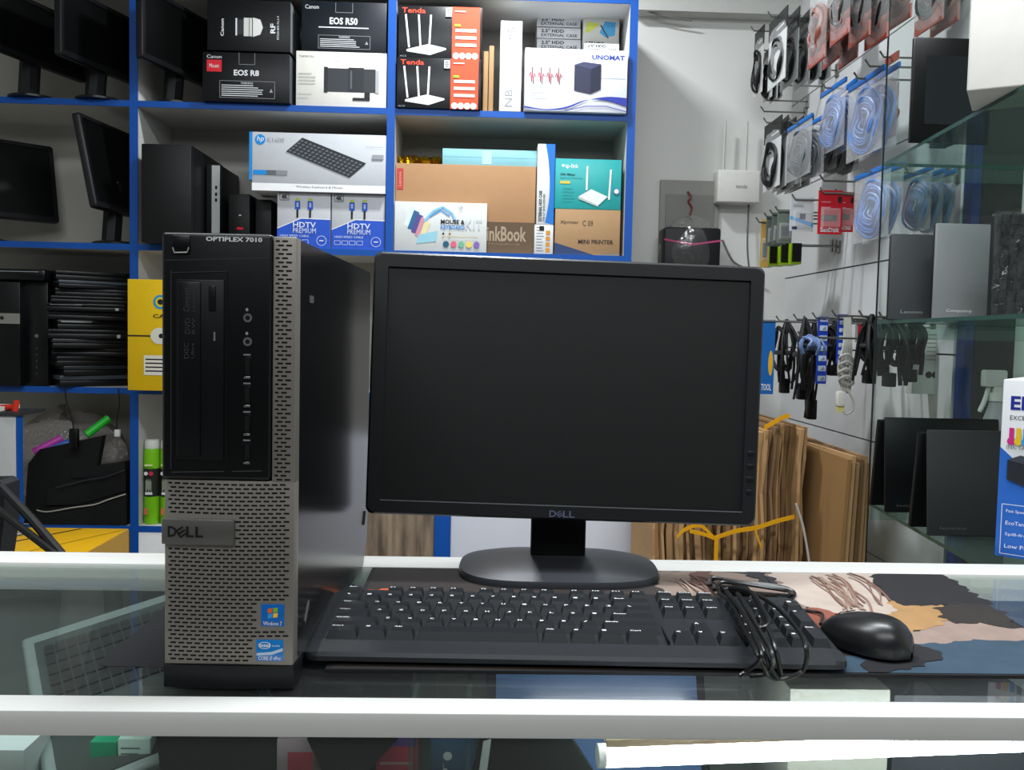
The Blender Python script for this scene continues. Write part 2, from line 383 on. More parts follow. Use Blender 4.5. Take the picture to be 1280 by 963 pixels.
tag(b.build('sticker', PC), 'square blue sticker with a four-colour flag')
b = MB(); b.gs = .3; b.box(tu(325), tu(360), -.0046, -.0039, tv(824, 345), tv(797, 345), m('#1b7ac6', .25, coat=.5), .0003)
b.M = Matrix.Translation((0, -.0047, 0))
b.g([(tu(325.5), tv(814, 345)), (tu(345), tv(812, 345)), (tu(359.5), tv(807, 345)), (tu(359.5), tv(811, 345)), (tu(345), tv(816, 345)), (tu(325.5), tv(817, 345))], m('#b8cddd', .3))
b.gc(tu(336), tv(804, 345), .0048, WHITE, .0028); b.gc(tu(336), tv(804, 345), .0043, m('#1b7ac6'), .0023)
b.gt('intel', tu(329.5), tv(806, 345), tu(342.5), tv(801.5, 345), WHITE, bold=.02); b.gt('inside', tu(346), tv(805.5, 345), tu(356), tv(802.5, 345), m('#cfe0ee'))
b.gt('CORE i7 vPro', tu(328), tv(822.5, 345), tu(357), tv(817.5, 345), WHITE, bold=.01)
tag(b.build('sticker', PC), 'blue processor sticker')
for x in (.012, TW-.012):
    for y in (.05, TD-.06):
        b = MB(); b.box(x-.006, x+.006, y-.01, y+.01, .0, .0042, RUB, .001); b.build('foot', PC)

# ============================================================ monitor on the counter
def rrect(w_, h_, r, n=6):
    P = []
    for cx, cz, a in ((w_/2-r, h_/2-r, 0), (-w_/2+r, h_/2-r, 1), (-w_/2+r, -h_/2+r, 2), (w_/2-r, -h_/2+r, 3)):
        P += [(cx+r*math.cos(PI/2*(a+i/n)), cz+r*math.sin(PI/2*(a+i/n))) for i in range(n+1)]
    return P
def bezel_mb(w_, h_, bw, bt, bb, d, mt, r=.009):
    """frame ring with bevelled outer edge, centre at origin, front at y=0"""
    b = MB(); n = 6
    o0 = rrect(w_, h_, r, n); o1 = rrect(w_-.005, h_-.005, r, n); cz = (bb-bt)/2
    inn = [(x, z+cz) for x, z in rrect(w_-2*bw, h_-bt-bb, .0012, n)]
    N = len(o0); V = [(x, d, z) for x, z in o0]+[(x, .004, z) for x, z in o0]+[(x, 0, z) for x, z in o1]+[(x, 0, z) for x, z in inn]+[(x, .004, z) for x, z in inn]
    Fs = [(k*N+i, k*N+(i+1) % N, (k+1)*N+(i+1) % N, (k+1)*N+i) for k in range(4) for i in range(N)]
    Fs.append(list(range(N))[::-1]); b.add(V, Fs, mt)
    return b
MW, MH = .443, .2955
def mon_screen(y): return None
MO = thing('monitor', 'large black monitor with a blank screen on the counter beside the desktop computer', 'monitor', (0, 0, 0))
mc = (W(465, 318, 1.035)+W(957, 335, 1.035)+W(452.5, 640, 1.022)+W(952, 656, 1.022))/4
MO.location = (mc.x, mc.y+.055, ZC+.003); MO.rotation_euler = (0, 0, -.010)
PM = Matrix.Translation((0, -.055, mc.z-ZC-.003)) @ Matrix.Rotation(-.045, 4, 'X') @ Matrix.Rotation(.017, 4, 'Y')
MBZ = m('#17191c', .42, spec=.45, var=.04)
b = bezel_mb(MW, MH, .0165, .0165, .0165, .03, MBZ); b.M = Matrix.Identity(4)
b.v = [PM @ v for v in b.v]; b.build('bezel', MO)
b = MB(); b.M = PM; b.box(-MW/2+.0155, MW/2-.0155, .0035, .0039, -MH/2+.0155, MH/2-.0155, m('#090a0a', .48, var=.15, scale=4, spec=.5)); b.build('screen', MO)
b = MB(); b.M = PM; b.box(-.14, .14, .028, .05, -.1, .1, MBZ, .008); b.build('rear_housing', MO)
b = MB(); b.M = PM @ Matrix.Translation((0, -.0004, 0)); b.gs = .3; lg = m('#8088a8', .3, .6); zz = -MH/2+.0035
b.gt('D', -.014, zz, -.006, zz+.0075, lg, bold=.02); b.gt('L', .0015, zz, .0075, zz+.0075, lg, bold=.02); b.gt('L', .0085, zz, .0145, zz+.0075, lg, bold=.02)
slant_e(b, -.0022, zz+.0037, .0030, .0012, lg)
b.build('logo', MO)
for i in range(4):
    b = MB(); b.M = PM; z = -MH/2+.039+i*.0147
    b.box(MW/2-.013, MW/2-.0045, -.0008, .002, z-.003, z+.003, m('#17191b', .35), .0008); b.build('button', MO)
b = MB(); b.M = PM; b.gs = .4; b.M = PM @ Matrix.Translation((0, -.0001, 0)); b.gl([(-MW/2+.0165, -MH/2+.0163), (MW/2-.0165, -MH/2+.0163)], .0012, m('#6a6c70', .25)); b.build('bezel_lip', MO)
nz = W(695, 706, 1.09).z-ZC-.003
b = MB(); b.box(-.033, .033, .004, .022, .012, mc.z-ZC-.02, m('#0a0b0c', .5), .003); b.build('neck', MO)
b = MB(); pts = []
for r_, z in ((1.0, 0), (1.0, .004), (.985, .008), (.80, .013), (.35, .017)):
    pts.append([(math.copysign(abs(math.cos(a))**.55, math.cos(a))*.119*r_, .0+math.copysign(abs(math.sin(a))**.75, math.sin(a))*.082*r_, z) for a in [2*PI*i/48 for i in range(48)]])
V = [p for q in pts for p in q]
b.add(V, [(i*48+j, i*48+(j+1) % 48, (i+1)*48+(j+1) % 48, (i+1)*48+j) for i in range(4) for j in range(48)]+[list(range(48))[::-1], [192+j for j in range(48)]], m('#303236', .42))
b.build('stand_base', MO)

# ============================================================ desk mat with printed picture
zm = .003
c1 = HZ(1167, 718.5, zm); c2 = HZ(1290, 790, zm); dr = (c2-c1); 
yfm = HZ(1150, 844, zm).y; c3 = c1+dr*((yfm-c1.y)/dr.y)
b = MB(); out = [(-.125, yfm+.001), (c3.x, yfm), (c1.x, c1.y), (-.125, c1.y)]
b.prism(out, .0028, m('#17171a', .8, bump=.2), 'z', ZC+.0002)
def art(pts, c, k=0, var=.25, sc=40):
    P = spline([HZ(x, y, zm) for x, y in pts], 14, True)[:-1]; q = random.Random(k*31+len(pts)); f1, f2, f3 = q.uniform(60, 90), q.uniform(150, 220), q.uniform(0, 6)
    P = [Vector((p.x+.0028*math.sin(p.y*f2+f3)+.002*math.sin(p.x*f2*1.9+p.y*300)+q.uniform(-.0012, .0012), p.y+.004*math.sin(p.x*f1+f3)+.002*math.sin(p.x*f2*1.7)+q.uniform(-.0012, .0012), 0)) for p in P]
    b.add([(p.x, min(max(p.y, yfm+.003), c1.y-.002), ZC+zm+.00025+.0001*k) for p in P], [list(range(len(P)))], m(c, .75, var=var, scale=sc))
rr = [(-.12, yfm+.003), (c3.x-.004, yfm+.003), (c1.x-.004, c1.y-.003), (-.12, c1.y-.003)]
b.add([(x, y, ZC+zm+.00015) for x, y in rr], [(0, 1, 2, 3)], m('#2b2523', .8, var=.3, scale=20))
A = lambda L: [(800+.375*x, 690+.375*y) for x, y in L]
art(A([(560, 200), (900, 262), (1020, 225), (1240, 250), (1420, 290), (1400, 330), (900, 330), (700, 330)]), '#85736a', 1)
art(A([(640, 370), (900, 310), (1100, 300), (1420, 300), (1500, 420), (1280, 430), (660, 420)]), '#2f4252', 2)
art(A([(800, 175), (900, 165), (1005, 180), (1015, 235), (900, 275), (800, 235)]), '#94724a', 3)
art(A([(60, 72), (200, 66), (390, 75), (520, 90), (560, 200), (420, 190), (120, 160)]), '#7b6b61', 1)
art(A([(430, 72), (600, 70), (800, 74), (790, 120), (845, 185), (800, 215), (640, 205), (520, 165), (470, 110)]), '#a3958b', 4, .2)
art(A([(780, 72), (985, 72), (1110, 140), (1170, 180), (1010, 182), (860, 172), (800, 130)]), '#1e1d20', 5)
art(A([(1000, 182), (1170, 185), (1245, 240), (1235, 262), (1150, 240), (1040, 235), (1000, 215)]), '#2a2422', 6)
art(A([(540, 195), (640, 205), (640, 260), (590, 270)]), '#7a4436', 7)
art(A([(820, 300), (960, 320), (1000, 345), (880, 400), (740, 400)]), '#1d1c1f', 8)
art(A([(190, 66), (240, 70), (225, 110), (160, 100)]), '#5b4239', 9)
art(A([(350, 70), (400, 70), (460, 108), (420, 110)]), '#26262a', 9)
b.z = 0
for k in range(26):
    q = random.Random(k+50); x, y = (q.uniform(560, 700), q.uniform(72, 100)) if k < 18 else (q.uniform(80, 200), q.uniform(75, 110))
    L = [(x, y), (x+q.uniform(30, 60), y+q.uniform(12, 30)), (x+q.uniform(70, 110), y+q.uniform(50, 80)), (x+q.uniform(90, 140), y+q.uniform(90, 115))]
    P = spline([HZ(*p, zm) for p in A(L)], 6); wd_ = q.uniform(.0006, .0016); mt = m(q.choice(('#7c6258', '#6a4d44', '#8f7a6c')), .8)
    for (a_, c_) in zip(P, P[1:]):
        b.add([(a_.x-wd_, a_.y, ZC+zm+.0016+k*.00002), (a_.x+wd_, a_.y, ZC+zm+.0016+k*.00002), (c_.x+wd_, c_.y, ZC+zm+.0016+k*.00002), (c_.x-wd_, c_.y, ZC+zm+.0016+k*.00002)], [(0, 1, 2, 3)], mt)
art([(436, 741), (470, 738), (500, 740), (498, 744), (440, 746)], '#c4562a', 3)
tag(b.build('desk_mat'), 'long desk mat with a painted picture, lying under keyboard and mouse', 'desk mat')
# small mouse pad under the computer
b = MB(); P0 = [HZ(118, 832, .001), HZ(240, 834, .001), HZ(420, 700+32, .001), HZ(232, 738, .001)]
P0 = [p for p in P0]; cc = P0[0]
pl = []
for i in range(4):
    a, q, c_ = P0[i-1], P0[i], P0[(i+1) % 4]; e1 = (a-q).normalized()*.012; e2 = (c_-q).normalized()*.012
    for t in (0, .25, .5, .75, 1): pl.append(tuple(((q+e1)*(1-t)**2+q*2*t*(1-t)+(q+e2)*t*t).xy))
ol = [(x, y) for x, y in pl]
b.prism(ol, .0004, m('#19191c', .85, bump=.3), 'z', ZC+.0001)
tag(b.build('mouse_pad'), 'thin black cloth mouse pad with a rounded corner under the desktop computer', 'mouse pad')

# ============================================================ keyboard
KX, KY, KA = -.146, .7635, -.0236
ZK = ZC+zm+.0040
KB = thing('keyboard', 'black full-size keyboard with white legends in front of the large monitor', 'keyboard', (KX, KY, ZK), KA); KB.scale = (1.05, 1, 1)
KW, KD = .443, .148
KM = m('#292b2e', .38, bump=.08, bscale=700); KEYM = m('#1d2023', .36, spec=.5); LEG = m('#f0f2f4', .5)
def kz(y): return .010+.012*max(0, min(1, (y-.02)/(KD-.02)))
b = MB(); b.prism([(0.0, 0.0), (.0, .004), (.003, .007), (.024, .0105), (.0255, .009), (KD-.006, kz(KD)-.001), (KD, kz(KD)-.004), (KD, 0)], KW-.024, KM, 'x', .012)
for s_, x in ((-1, .012), (1, KW-.012)):
    # rounded ends
    prof = [(0.0, 0.0), (.0, .004), (.003, .007), (.024, .0105), (.0255, .009), (KD-.006, kz(KD)-.001), (KD, kz(KD)-.004), (KD, 0)]
    prev = [(x, y, z) for y, z in prof]
    V = list(prev); 
    for t in (.35, .7, 1):
        a = t*PI/2; dx = s_*.012*math.sin(a); sh = .010*(1-math.cos(a))
        V += [(x+dx, min(max(y, sh), KD-sh), z*(1-.25*t)) for y, z in prof]
    n = 8
    Fs = [(k*n+i, k*n+(i+1) % n, (k+1)*n+(i+1) % n, (k+1)*n+i) for k in range(3) for i in range(n)]+[[3*n+i for i in range(n)]]
    b.add(V, Fs, KM)
b.build('keyboard_case', KB)
for x in (.300, .365):
    b = MB(); b.box(x-.0006, x+.0006, .026, KD-.012, .008, kz(.05)+.0006, m('#050506', .6)); b.build('key_block_groove', KB)
U = .0190
rows = [  # (y, z rise, keys (width in U, legend), start x)
    (0, 0, [(1.5, 'Ctrl'), (1.25, '#'), (1.25, 'Alt'), (5.5, ''), (1.25, 'Alt'), (1.25, '#'), (1.25, '=') , (1.5, 'Ctrl')]),
    (1, 0, [(2.25, 'Shift')]+[(1, c) for c in 'ZXCVBNM,./']+[(2.75, 'Shift')]),
    (2, 0, [(1.75, 'Caps')]+[(1, c) for c in "ASDFGHJKL;'"]+[(2.25, 'Enter')]),
    (3, 0, [(1.5, 'Tab')]+[(1, c) for c in 'QWERTYUIOP[]']+[(1.5, '\\')]),
    (4, 0, [(1, c) for c in '`1234567890-=']+[(2, 'Back')]),
    (5, 0, [(1, 'Esc'), (-1, '')]+[(1, 'F%d' % i) for i in range(1, 5)]+[(-.5, '')]+[(1, 'F%d' % i) for i in range(5, 9)]+[(-.5, '')]+[(1, 'F%d' % i) for i in range(9, 13)]),
]
keys = []
kx0 = .0125; ky0 = .0265; RP = .0187
for r_, _, L in rows:
    x = kx0
    for wd, lg_ in L:
        if wd > 0: keys.append((x, ky0+r_*RP, wd, 1, lg_))
        x += abs(wd)*U
nx = .3035
for i, l in enumerate(('PrtSc', 'ScrLk', 'Pause')): keys.append((nx+i*U, ky0+5*RP, 1, 1, l))
for i, l in enumerate(('Ins', 'Home', 'PgUp')): keys.append((nx+i*U, ky0+4*RP, 1, 1, l))
for i, l in enumerate(('Del', 'End', 'PgDn')): keys.append((nx+i*U, ky0+3*RP, 1, 1, l))
keys.append((nx+U, ky0+RP, 1, 1, '^'))
for i, l in enumerate(('<', 'v', '>')): keys.append((nx+i*U, ky0, 1, 1, l))
px_ = .3655; U2 = .0180
for r_, s_ in ((4, ['Num', '/', '*', '-']), (3, '789'), (2, '456'), (1, '123')):
    for i, l in enumerate(s_): keys.append((px_+i*U2, ky0+r_*RP, .95, 1, l))
keys.append((px_, ky0, 1.9, 1, '0')); keys.append((px_+2*U2, ky0, .95, 1, '.'))
keys.append((px_+3*U2, ky0+2*RP, .95, 2, '+')); keys.append((px_+3*U2, ky0, .95, 2, 'Ent'))
def key_mb(b, x, y, wd, hr, lg_):
    wU = (U if x < .36 else U/1.0)*wd; d = RP*hr; g_ = .0009; z0 = kz(y)-.002; zt_ = kz(y)+.0062
    i_ = .0026; a0, a1, c0, c1_ = x+g_, x+wU-g_, y+g_, y+d-g_
    b.add([(a0, c0, z0), (a1, c0, z0), (a1, c1_, z0), (a0, c1_, z0), (a0+i_, c0+.0032, zt_), (a1-i_, c0+.0032, zt_), (a1-i_, c1_-.0014, zt_+.0006), (a0+i_, c1_-.0014, zt_+.0006)],
          [(0, 3, 2, 1), (4, 5, 6, 7), (0, 1, 5, 4), (1, 2, 6, 5), (2, 3, 7, 6), (3, 0, 4, 7)], KEYM)
    if lg_:
        wt = min(.0030*len(lg_)*.75 if len(lg_) > 1 else .0036, wU-.007); h = .0036 if len(lg_) == 1 else .0027
        vs_, fs = text_mesh(lg_, .02); 
        ax = min(v[0] for v in vs_); bx = max(v[0] for v in vs_); ay = min(v[1] for v in vs_); by = max(v[1] for v in vs_)
        X0 = a0+i_+.0012; Y0 = c1_-.0022-h
        if hr == 1 or True:
            b.add([(X0+(v[0]-ax)/(bx-ax or 1)*wt, Y0+(v[1]-ay)/(by-ay or 1)*h, zt_+.0008) for v in vs_], fs, LEG)
rest = MB()
for i, k in enumerate(keys):
    if i < 100:
        b = MB(); key_mb(b, *k); b.build('key', KB, smooth=False)
    else: key_mb(rest, *k)
if rest.v: tag(rest.build('key', KB, smooth=False), kind='stuff')
for x in (.03, KW-.05):
    b = MB(); b.box(x, x+.02, KD-.03, KD-.015, -.0023, .0005, RUB); b.build('foot', KB)
    b = MB(); b.box(x, x+.02, .008, .018, -.0023, .0005, RUB); b.build('foot', KB)
# its cable, looped over the number keys
CAB = m('#0b0c0e', .35, spec=.6)
def kpath(L):
    out = []
    for x, y, z in L:
        p = HZ(x, y, z); q = Matrix.Rotation(-KA, 4, 'Z') @ (p-Vector((KX, KY, ZK))); q.x /= 1.05; out.append(q)
    return out
loops = [
    [(893, 738, .030), (905, 728, .034), (935, 738, .036), (952, 768, .037), (968, 808, .036), (975, 845, .006), (962, 846, .006), (948, 820, .032), (930, 785, .036), (915, 755, .038), (898, 742, .032)],
    [(905, 737, .036), (925, 735, .040), (965, 755, .040), (995, 785, .038), (1008, 812, .032), (1004, 838, .010), (985, 847, .006), (970, 846, .007), (955, 815, .034), (938, 780, .040), (912, 745, .040)],
    [(912, 735, .038), (940, 742, .043), (955, 765, .043), (960, 780, .040), (948, 784, .038), (938, 765, .042), (922, 742, .042)],
    [(925, 845, .005), (935, 838, .010), (952, 822, .032), (945, 800, .038), (928, 765, .042), (908, 740, .042)],
    [(938, 846, .005), (958, 842, .008), (966, 822, .033), (950, 790, .040), (925, 748, .043)],
]
b = MB()
for L in loops: b.tube(spline(kpath(L), 8), .0019, CAB, 8)
# rear bundle lying flat
for k in range(4):
    o_ = k*1.6
    L = [(884+o_, 732, .004+.003*k), (892, 724-o_*.3, .007+.003*k), (930, 728+o_*.5, .008+.003*k), (975, 733+o_, .008+.003*k), (993-o_, 741, .006+.002*k), (985, 749-o_, .005), (945, 744-o_*.5, .008+.003*k), (905, 740-o_*.5, .010+.003*k), (888+o_, 736, .005+.003*k)]
    b.tube(spline(kpath(L), 6), .0017, CAB, 8)
b.build('cable', KB)
b = MB(); q = kpath([(912, 738, .024), (925, 746, .030)]); b.M = Matrix.Translation((q[0]+q[1])/2); b.box(-.014, .014, -.006, .006, -.007, .007, PLAS, .002); tag(b.build('cable_tie', KB), 'black tie holding the cable bundle')

# ============================================================ mouse
def mouse_shape(b, L, Wd, Hh, mt):
    n, k = 14, 20; V = []; Fs = []
    for i in range(n+1):
        t = i/n; y = -L/2+L*t
        e = max(0, 1-abs(2*t-1)**2.6)**.5
        wd = Wd/2*e*(1-.10*math.sin(t*PI)*0+.06*math.cos(t*PI)); h = Hh*e**.8*(1-.35*t**1.6)*1.02
        if i in (0, n): wd = .002; h = .006
        for j in range(k+1):
            a = PI*j/k; V.append((wd*math.copysign(abs(math.cos(a))**.75, math.cos(a)), y, .002+h*math.sin(a)**.8 if 0 < j < k else .002))
    for i in range(n):
        for j in range(k): Fs.append((i*(k+1)+j, i*(k+1)+j+1, (i+1)*(k+1)+j+1, (i+1)*(k+1)+j))
        Fs.append((i*(k+1), (i+1)*(k+1), (i+1)*(k+1)+k, i*(k+1)+k))
    b.add(V, Fs, mt)
mp_ = HZ(1081, 812, .003)
MS = thing('mouse', 'black wired mouse resting on the painted desk mat', 'mouse', (mp_.x, mp_.y, ZC+zm+.0020), .66); MS.scale = (.92, .92, .95)
b = MB(); mouse_shape(b, .096, .060, .035, m('#101113', .33, spec=.6)); b.build('mouse_body', MS, ang=60)
b = MB(); b.M = Matrix.Translation((0, .026, .0170)) @ Matrix.Rotation(PI/2, 4, 'Y'); b.lathe([(.001, -.0035), (.0075, -.003), (.008, 0), (.0075, .003), (.001, .0035)], (0, 0, 0), RUB); b.build('scroll_wheel', MS)
b = MB(); b.tube([(-.0001, .043, .012), (0, .028, .0275), (0, .012, .0335)], .0005, HOLE, 6); b.build('button_seam', MS)
b = MB(); Mi = (Matrix.Translation(MS.location) @ Matrix.Rotation(.66, 4, 'Z')).inverted()
L = [(lambda v: Vector((v.x/.92, v.y/.92, v.z/.95)))(Mi @ HZ(x, y, z)) for x, y, z in ((1036, 772, .012), (1028, 768, .008), (1012, 764, .006), (1000, 763, .0055), (985, 765, .006))]
b.tube(spline([Vector((0, .05, .01))]+L[1:], 8), .0017, CAB, 8); b.build('cable', MS)

# ============================================================ printed boxes on the shelves
def pbox(name, label, cat, xl, xr, yt, yb_, Y, depth, mt, art=None, zbase=None, group=None, rz=0, side=None, top=None, bev=.0015, parts=None):
    yc, xc = (yt+yb_)/2, (xl+xr)/2
    a, c_ = W(xl, yc, Y), W(xr, yc, Y); w_ = c_.x-a.x; h_ = W(xc, yt, Y).z-W(xc, yb_, Y).z
    z = W(xc, yb_, Y).z if zbase is None else zbase+.0006
    if zbase is not None: h_ = W(xc, yt, Y).z-z
    b = MB(); b.box(0, w_, 0, depth, 0, h_, mt, bev)
    if side: b.box(w_, w_+.0006, .003, depth-.003, .003, h_-.003, side)
    if top: b.box(.003, w_-.003, .003, depth-.003, h_, h_+.0006, top)
    if art: art(b, w_, h_)
    o = b.build(name, loc=(a.x, Y, z)); o.rotation_euler = (0, 0, rz)
    tag(o, label, cat, group)
    return o, w_, h_, z
S1, S2, S3, S4 = z1, z2, z3, z4
KBX = m('#090b0e', .4, var=.1); TXT = m('#d6d8da', .5); GT = m('#8b8e92', .6)
def a_r8(b, w, h):
    b.gt('Canon', .05*w, .87*h, .22*w, .94*h, TXT); b.gr(.05*w, .60*h, .22*w, .84*h, m('#c8202c')); b.gt('Mount', .08*w, .68*h, .19*w, .76*h, TXT)
    b.gl([(.42*w, h), (.42*w, .76*h), (.60*w, .76*h), (.60*w, h)], .0012, GT)
    b.gt('EOS R8', .36*w, .53*h, .65*w, .65*h, TXT, bold=.03)
    b.gl([(.2*w, .08*h), (.83*w, .08*h), (.83*w, .42*h), (.2*w, .42*h), (.2*w, .08*h)], .0012, GT); b.gt('WARNING', .44*w, .36*h, .58*w, .40*h, TXT)
    b.lines(.22*w, .10*h, .74*w, .35*h, 6, TXT, .35); b.g([(.77*w, .2*h), (.81*w, .2*h), (.79*w, .28*h)], GT)
pbox('camera_box', 'black camera box with a red square, beneath the lens box', 'box', 253, 362, 66, 126, 2.88, .16, KBX, a_r8, S1, 'camera and lens boxes', side=m('#50535a', .5))
o, w_, h_, z = pbox('lens_box', 'black box picturing a white lens, on top of the red-square camera box', 'box', 259, 363, 0, 64, 2.9, .15, KBX, lambda b, w, h: (
    b.gt('Canon', .16*w, .28*h, .20*w, .62*h, TXT, 1, .02), b.gr(.34*w, .30*h, .36*w, .64*h, TXT), b.gr(.36*w, .32*h, .44*w, .62*h, m('#2d2f33')), b.gr(.44*w, .29*h, .54*w, .65*h, m('#cdcdc9')),
    b.g([(.55*w, .28*h), (.64*w, .33*h), (.67*w, .47*h), (.64*w, .62*h), (.55*w, .66*h)], m('#d8d8d4')), b.gr(.50*w, .29*h, .515*w, .65*h, m('#9a9a96')),
    b.gt('RF', .76*w, .36*h, .82*w, .55*h, TXT, 1, .03), b.gt('RF200-800 F6.3-9', .84*w, .24*h, .865*w, .70*h, TXT, 1)), None, 'camera and lens boxes', side=m('#777a7e', .5))
def a_r50(b, w, h):
    b.gt('Canon', .04*w, .84*h, .20*w, .92*h, TXT); b.gt('EOS R50', .33*w, .54*h, .66*w, .68*h, TXT, bold=.03); b.gr(.2*w, .47*h, .79*w, .49*h, TXT)
    b.gl([(.40*w, .97*h), (.40*w, .78*h), (.60*w, .78*h), (.60*w, .97*h)], .0012, GT)
    b.gl([(.2*w, .06*h), (.81*w, .06*h), (.81*w, .32*h), (.2*w, .32*h), (.2*w, .06*h)], .0012, GT); b.gt('WARNING', .44*w, .27*h, .57*w, .31*h, TXT); b.lines(.22*w, .08*h, .72*w, .26*h, 5, TXT, .35)
    b.g([(.75*w, .15*h), (.79*w, .15*h), (.77*w, .22*h)], GT)
def a_tam(b, w, h):
    g = m('#33363a', .5); b.gt('TAMRON', .03*w, .88*h, .19*w, .92*h, m('#55585c')); b.gr(.42*w, .83*h, .58*w, h*.99, m('#d6d5d0'))
    b.gr(.31*w, .27*h, .88*w, .70*h, g); b.gr(.31*w, .25*h, .35*w, .72*h, m('#24262a')); b.gr(.58*w, .29*h, .75*w, .72*h, m('#2a2d31')); b.gr(.60*w, .33*h, .62*w, .66*h, m('#54575b')); b.gr(.88*w, .26*h, .92*w, .68*h, m('#9ea1a3'))
    b.g([(.76*w, .27*h), (.82*w, .27*h), (.82*w, .12*h), (.63*w, .12*h), (.63*w, .17*h), (.76*w, .17*h)], m('#1e2023')); b.lines(.03*w, .38*h, .22*w, .62*h, 4, m('#a9a8a3'), .25); b.lines(.03*w, .12*h, .18*w, .26*h, 2, m('#b9b8b3'), .2)
o, w_, h_, ztm = pbox('lens_box', 'white box picturing a dark lens, at the right end of the camera boxes', 'box', 370, 483, 65, 131, 2.905, .18, m('#d9d7cf', .55), a_tam, S1, 'camera and lens boxes')
pbox('camera_box', 'black camera box lying on top of the white lens box', 'box', 377, 483, 2, 63, 2.905, .17, m('#0f151c', .4), a_r50, ztm+h_, 'camera and lens boxes')

# keyboard set box over cable boxes (middle bay, second shelf)
def a_hdtv(b, w, h):
    bl = m('#2350b8', .4)
    b.g([(0, 0), (w, 0), (w, .52*h), (.45*w, .53*h), (0, .34*h)], bl); b.gl([(0, .35*h), (.45*w, .54*h), (w, .53*h)], .002, WHITE)
    for x in (.38, .62):
        b.gr((x-.05)*w, .70*h, (x+.05)*w, .85*h, bl); b.gr((x-.035)*w, .85*h, (x+.035)*w, .90*h, m('#a5b83a')); b.gr((x-.018)*w, .55*h, (x+.018)*w, .70*h, BLACK); b.gr((x-.02)*w, .74*h, (x+.02)*w, .82*h, m('#9fb7e6'))
    b.gt('4K', .08*w, .88*h, .2*w, .96*h, BLACK, bold=.03); b.gl([(.05*w, .86*h), (.22*w, .86*h), (.22*w, .98*h), (.05*w, .98*h), (.05*w, .86*h)], .0012, BLACK)
    b.gt('HDTV', .30*w, .37*h, .73*w, .47*h, m('#c9d2e4'), bold=.02); b.gt('PREMIUM', .30*w, .27*h, .73*w, .36*h, m('#c9d2e4')); b.gt('HIGH SPEED CABLE', .06*w, .2*h, .6*w, .24*h, m('#c9d2e4'))
    for i in range(4): b.gl([((.06+.14*i)*w, .08*h), ((.17+.14*i)*w, .08*h), ((.17+.14*i)*w, .15*h), ((.06+.14*i)*w, .15*h), ((.06+.14*i)*w, .08*h)], .0012, m('#c9d2e4'))
    b.gl([(w*.84+.09*w*math.cos(t*PI/8), .14*h+.09*w*math.sin(t*PI/8)) for t in range(17)], .0015, m('#c9d2e4')); b.gr(.8*w, .13*h, .88*w, .15*h, m('#c9d2e4'))
o, w_, h_, z = pbox('cable_box', 'blue and grey cable box on the left under the white keyboard box', 'box', 346.5, 413, 241, 312, 2.91, .17, m('#b4b6bb', .4), a_hdtv, S2, 'blue and grey cable boxes')
pbox('cable_box', 'blue and grey cable box on the right under the white keyboard box', 'box', 414.5, 481, 243, 313, 2.91, .17, m('#b4b6bb', .4), a_hdtv, S2, 'blue and grey cable boxes')
def a_hp(b, w, h):
    b.gr(0, 0, w, .13*h, WHITE); b.gt('Wireless Keyboard & Mouse', .33*w, .05*h, .68*w, .10*h, m('#55585c'))
    b.gc(.06*w, .87*h, .085*h*1.05, m('#1583cc')); b.gt('hp', .035*w, .82*h, .085*w, .93*h, WHITE, tilt=.15); b.gt('K1600', .115*w, .83*h, .24*w, .91*h, m('#9aa0a6'))
    b.gr(.01*w, .27*h, .11*w, .35*h, m('#1583cc')); b.gr(.11*w, .27*h, .18*w, .35*h, m('#5b6066')); b.gr(.18*w, .27*h, .265*w, .35*h, m('#80858a'))
    kp = [(.255, .68), (.375, .92), (.855, .51), (.73, .26)]; P = [(x*w, z*h) for x, z in kp]
    b.g(P, m('#24272c')); a, b_, c_, d = [Vector(p) for p in P]
    for i in range(5):
        for j in range(15):
            def q(s, t): return (a*(1-s)+d*s)*(1-t)+(b_*(1-s)+c_*s)*t
            s0, s1, t0, t1 = (j+.25)/15.3, (j+.85)/15.3, (i+.35)/5.6, (i+.95)/5.6
            b.g([tuple(q(s0, t0)), tuple(q(s0, t1)), tuple(q(s1, t1)), tuple(q(s1, t0))], m('#5a5e66')); b.z -= 1
    b.z += 1
    b.gt('Wireless Keyboard', .85*w, .78*h, .98*w, .80*h, m('#7a7e84')); b.gr(.9*w, .58*h, .985*w, .66*h, m('#90959a'))
o, w_, h_, z = pbox('keyboard_box', 'white wireless keyboard box lying across the two blue cable boxes', 'box', 315, 482, 167, 240, 2.89, .15, m('#b9bcc1', .4), a_hp, z+h_)
b = MB(); b.box(-.009, 0, .001, .145, .18*h_, h_, m('#1583cc')); b.build('blue_sleeve', o)

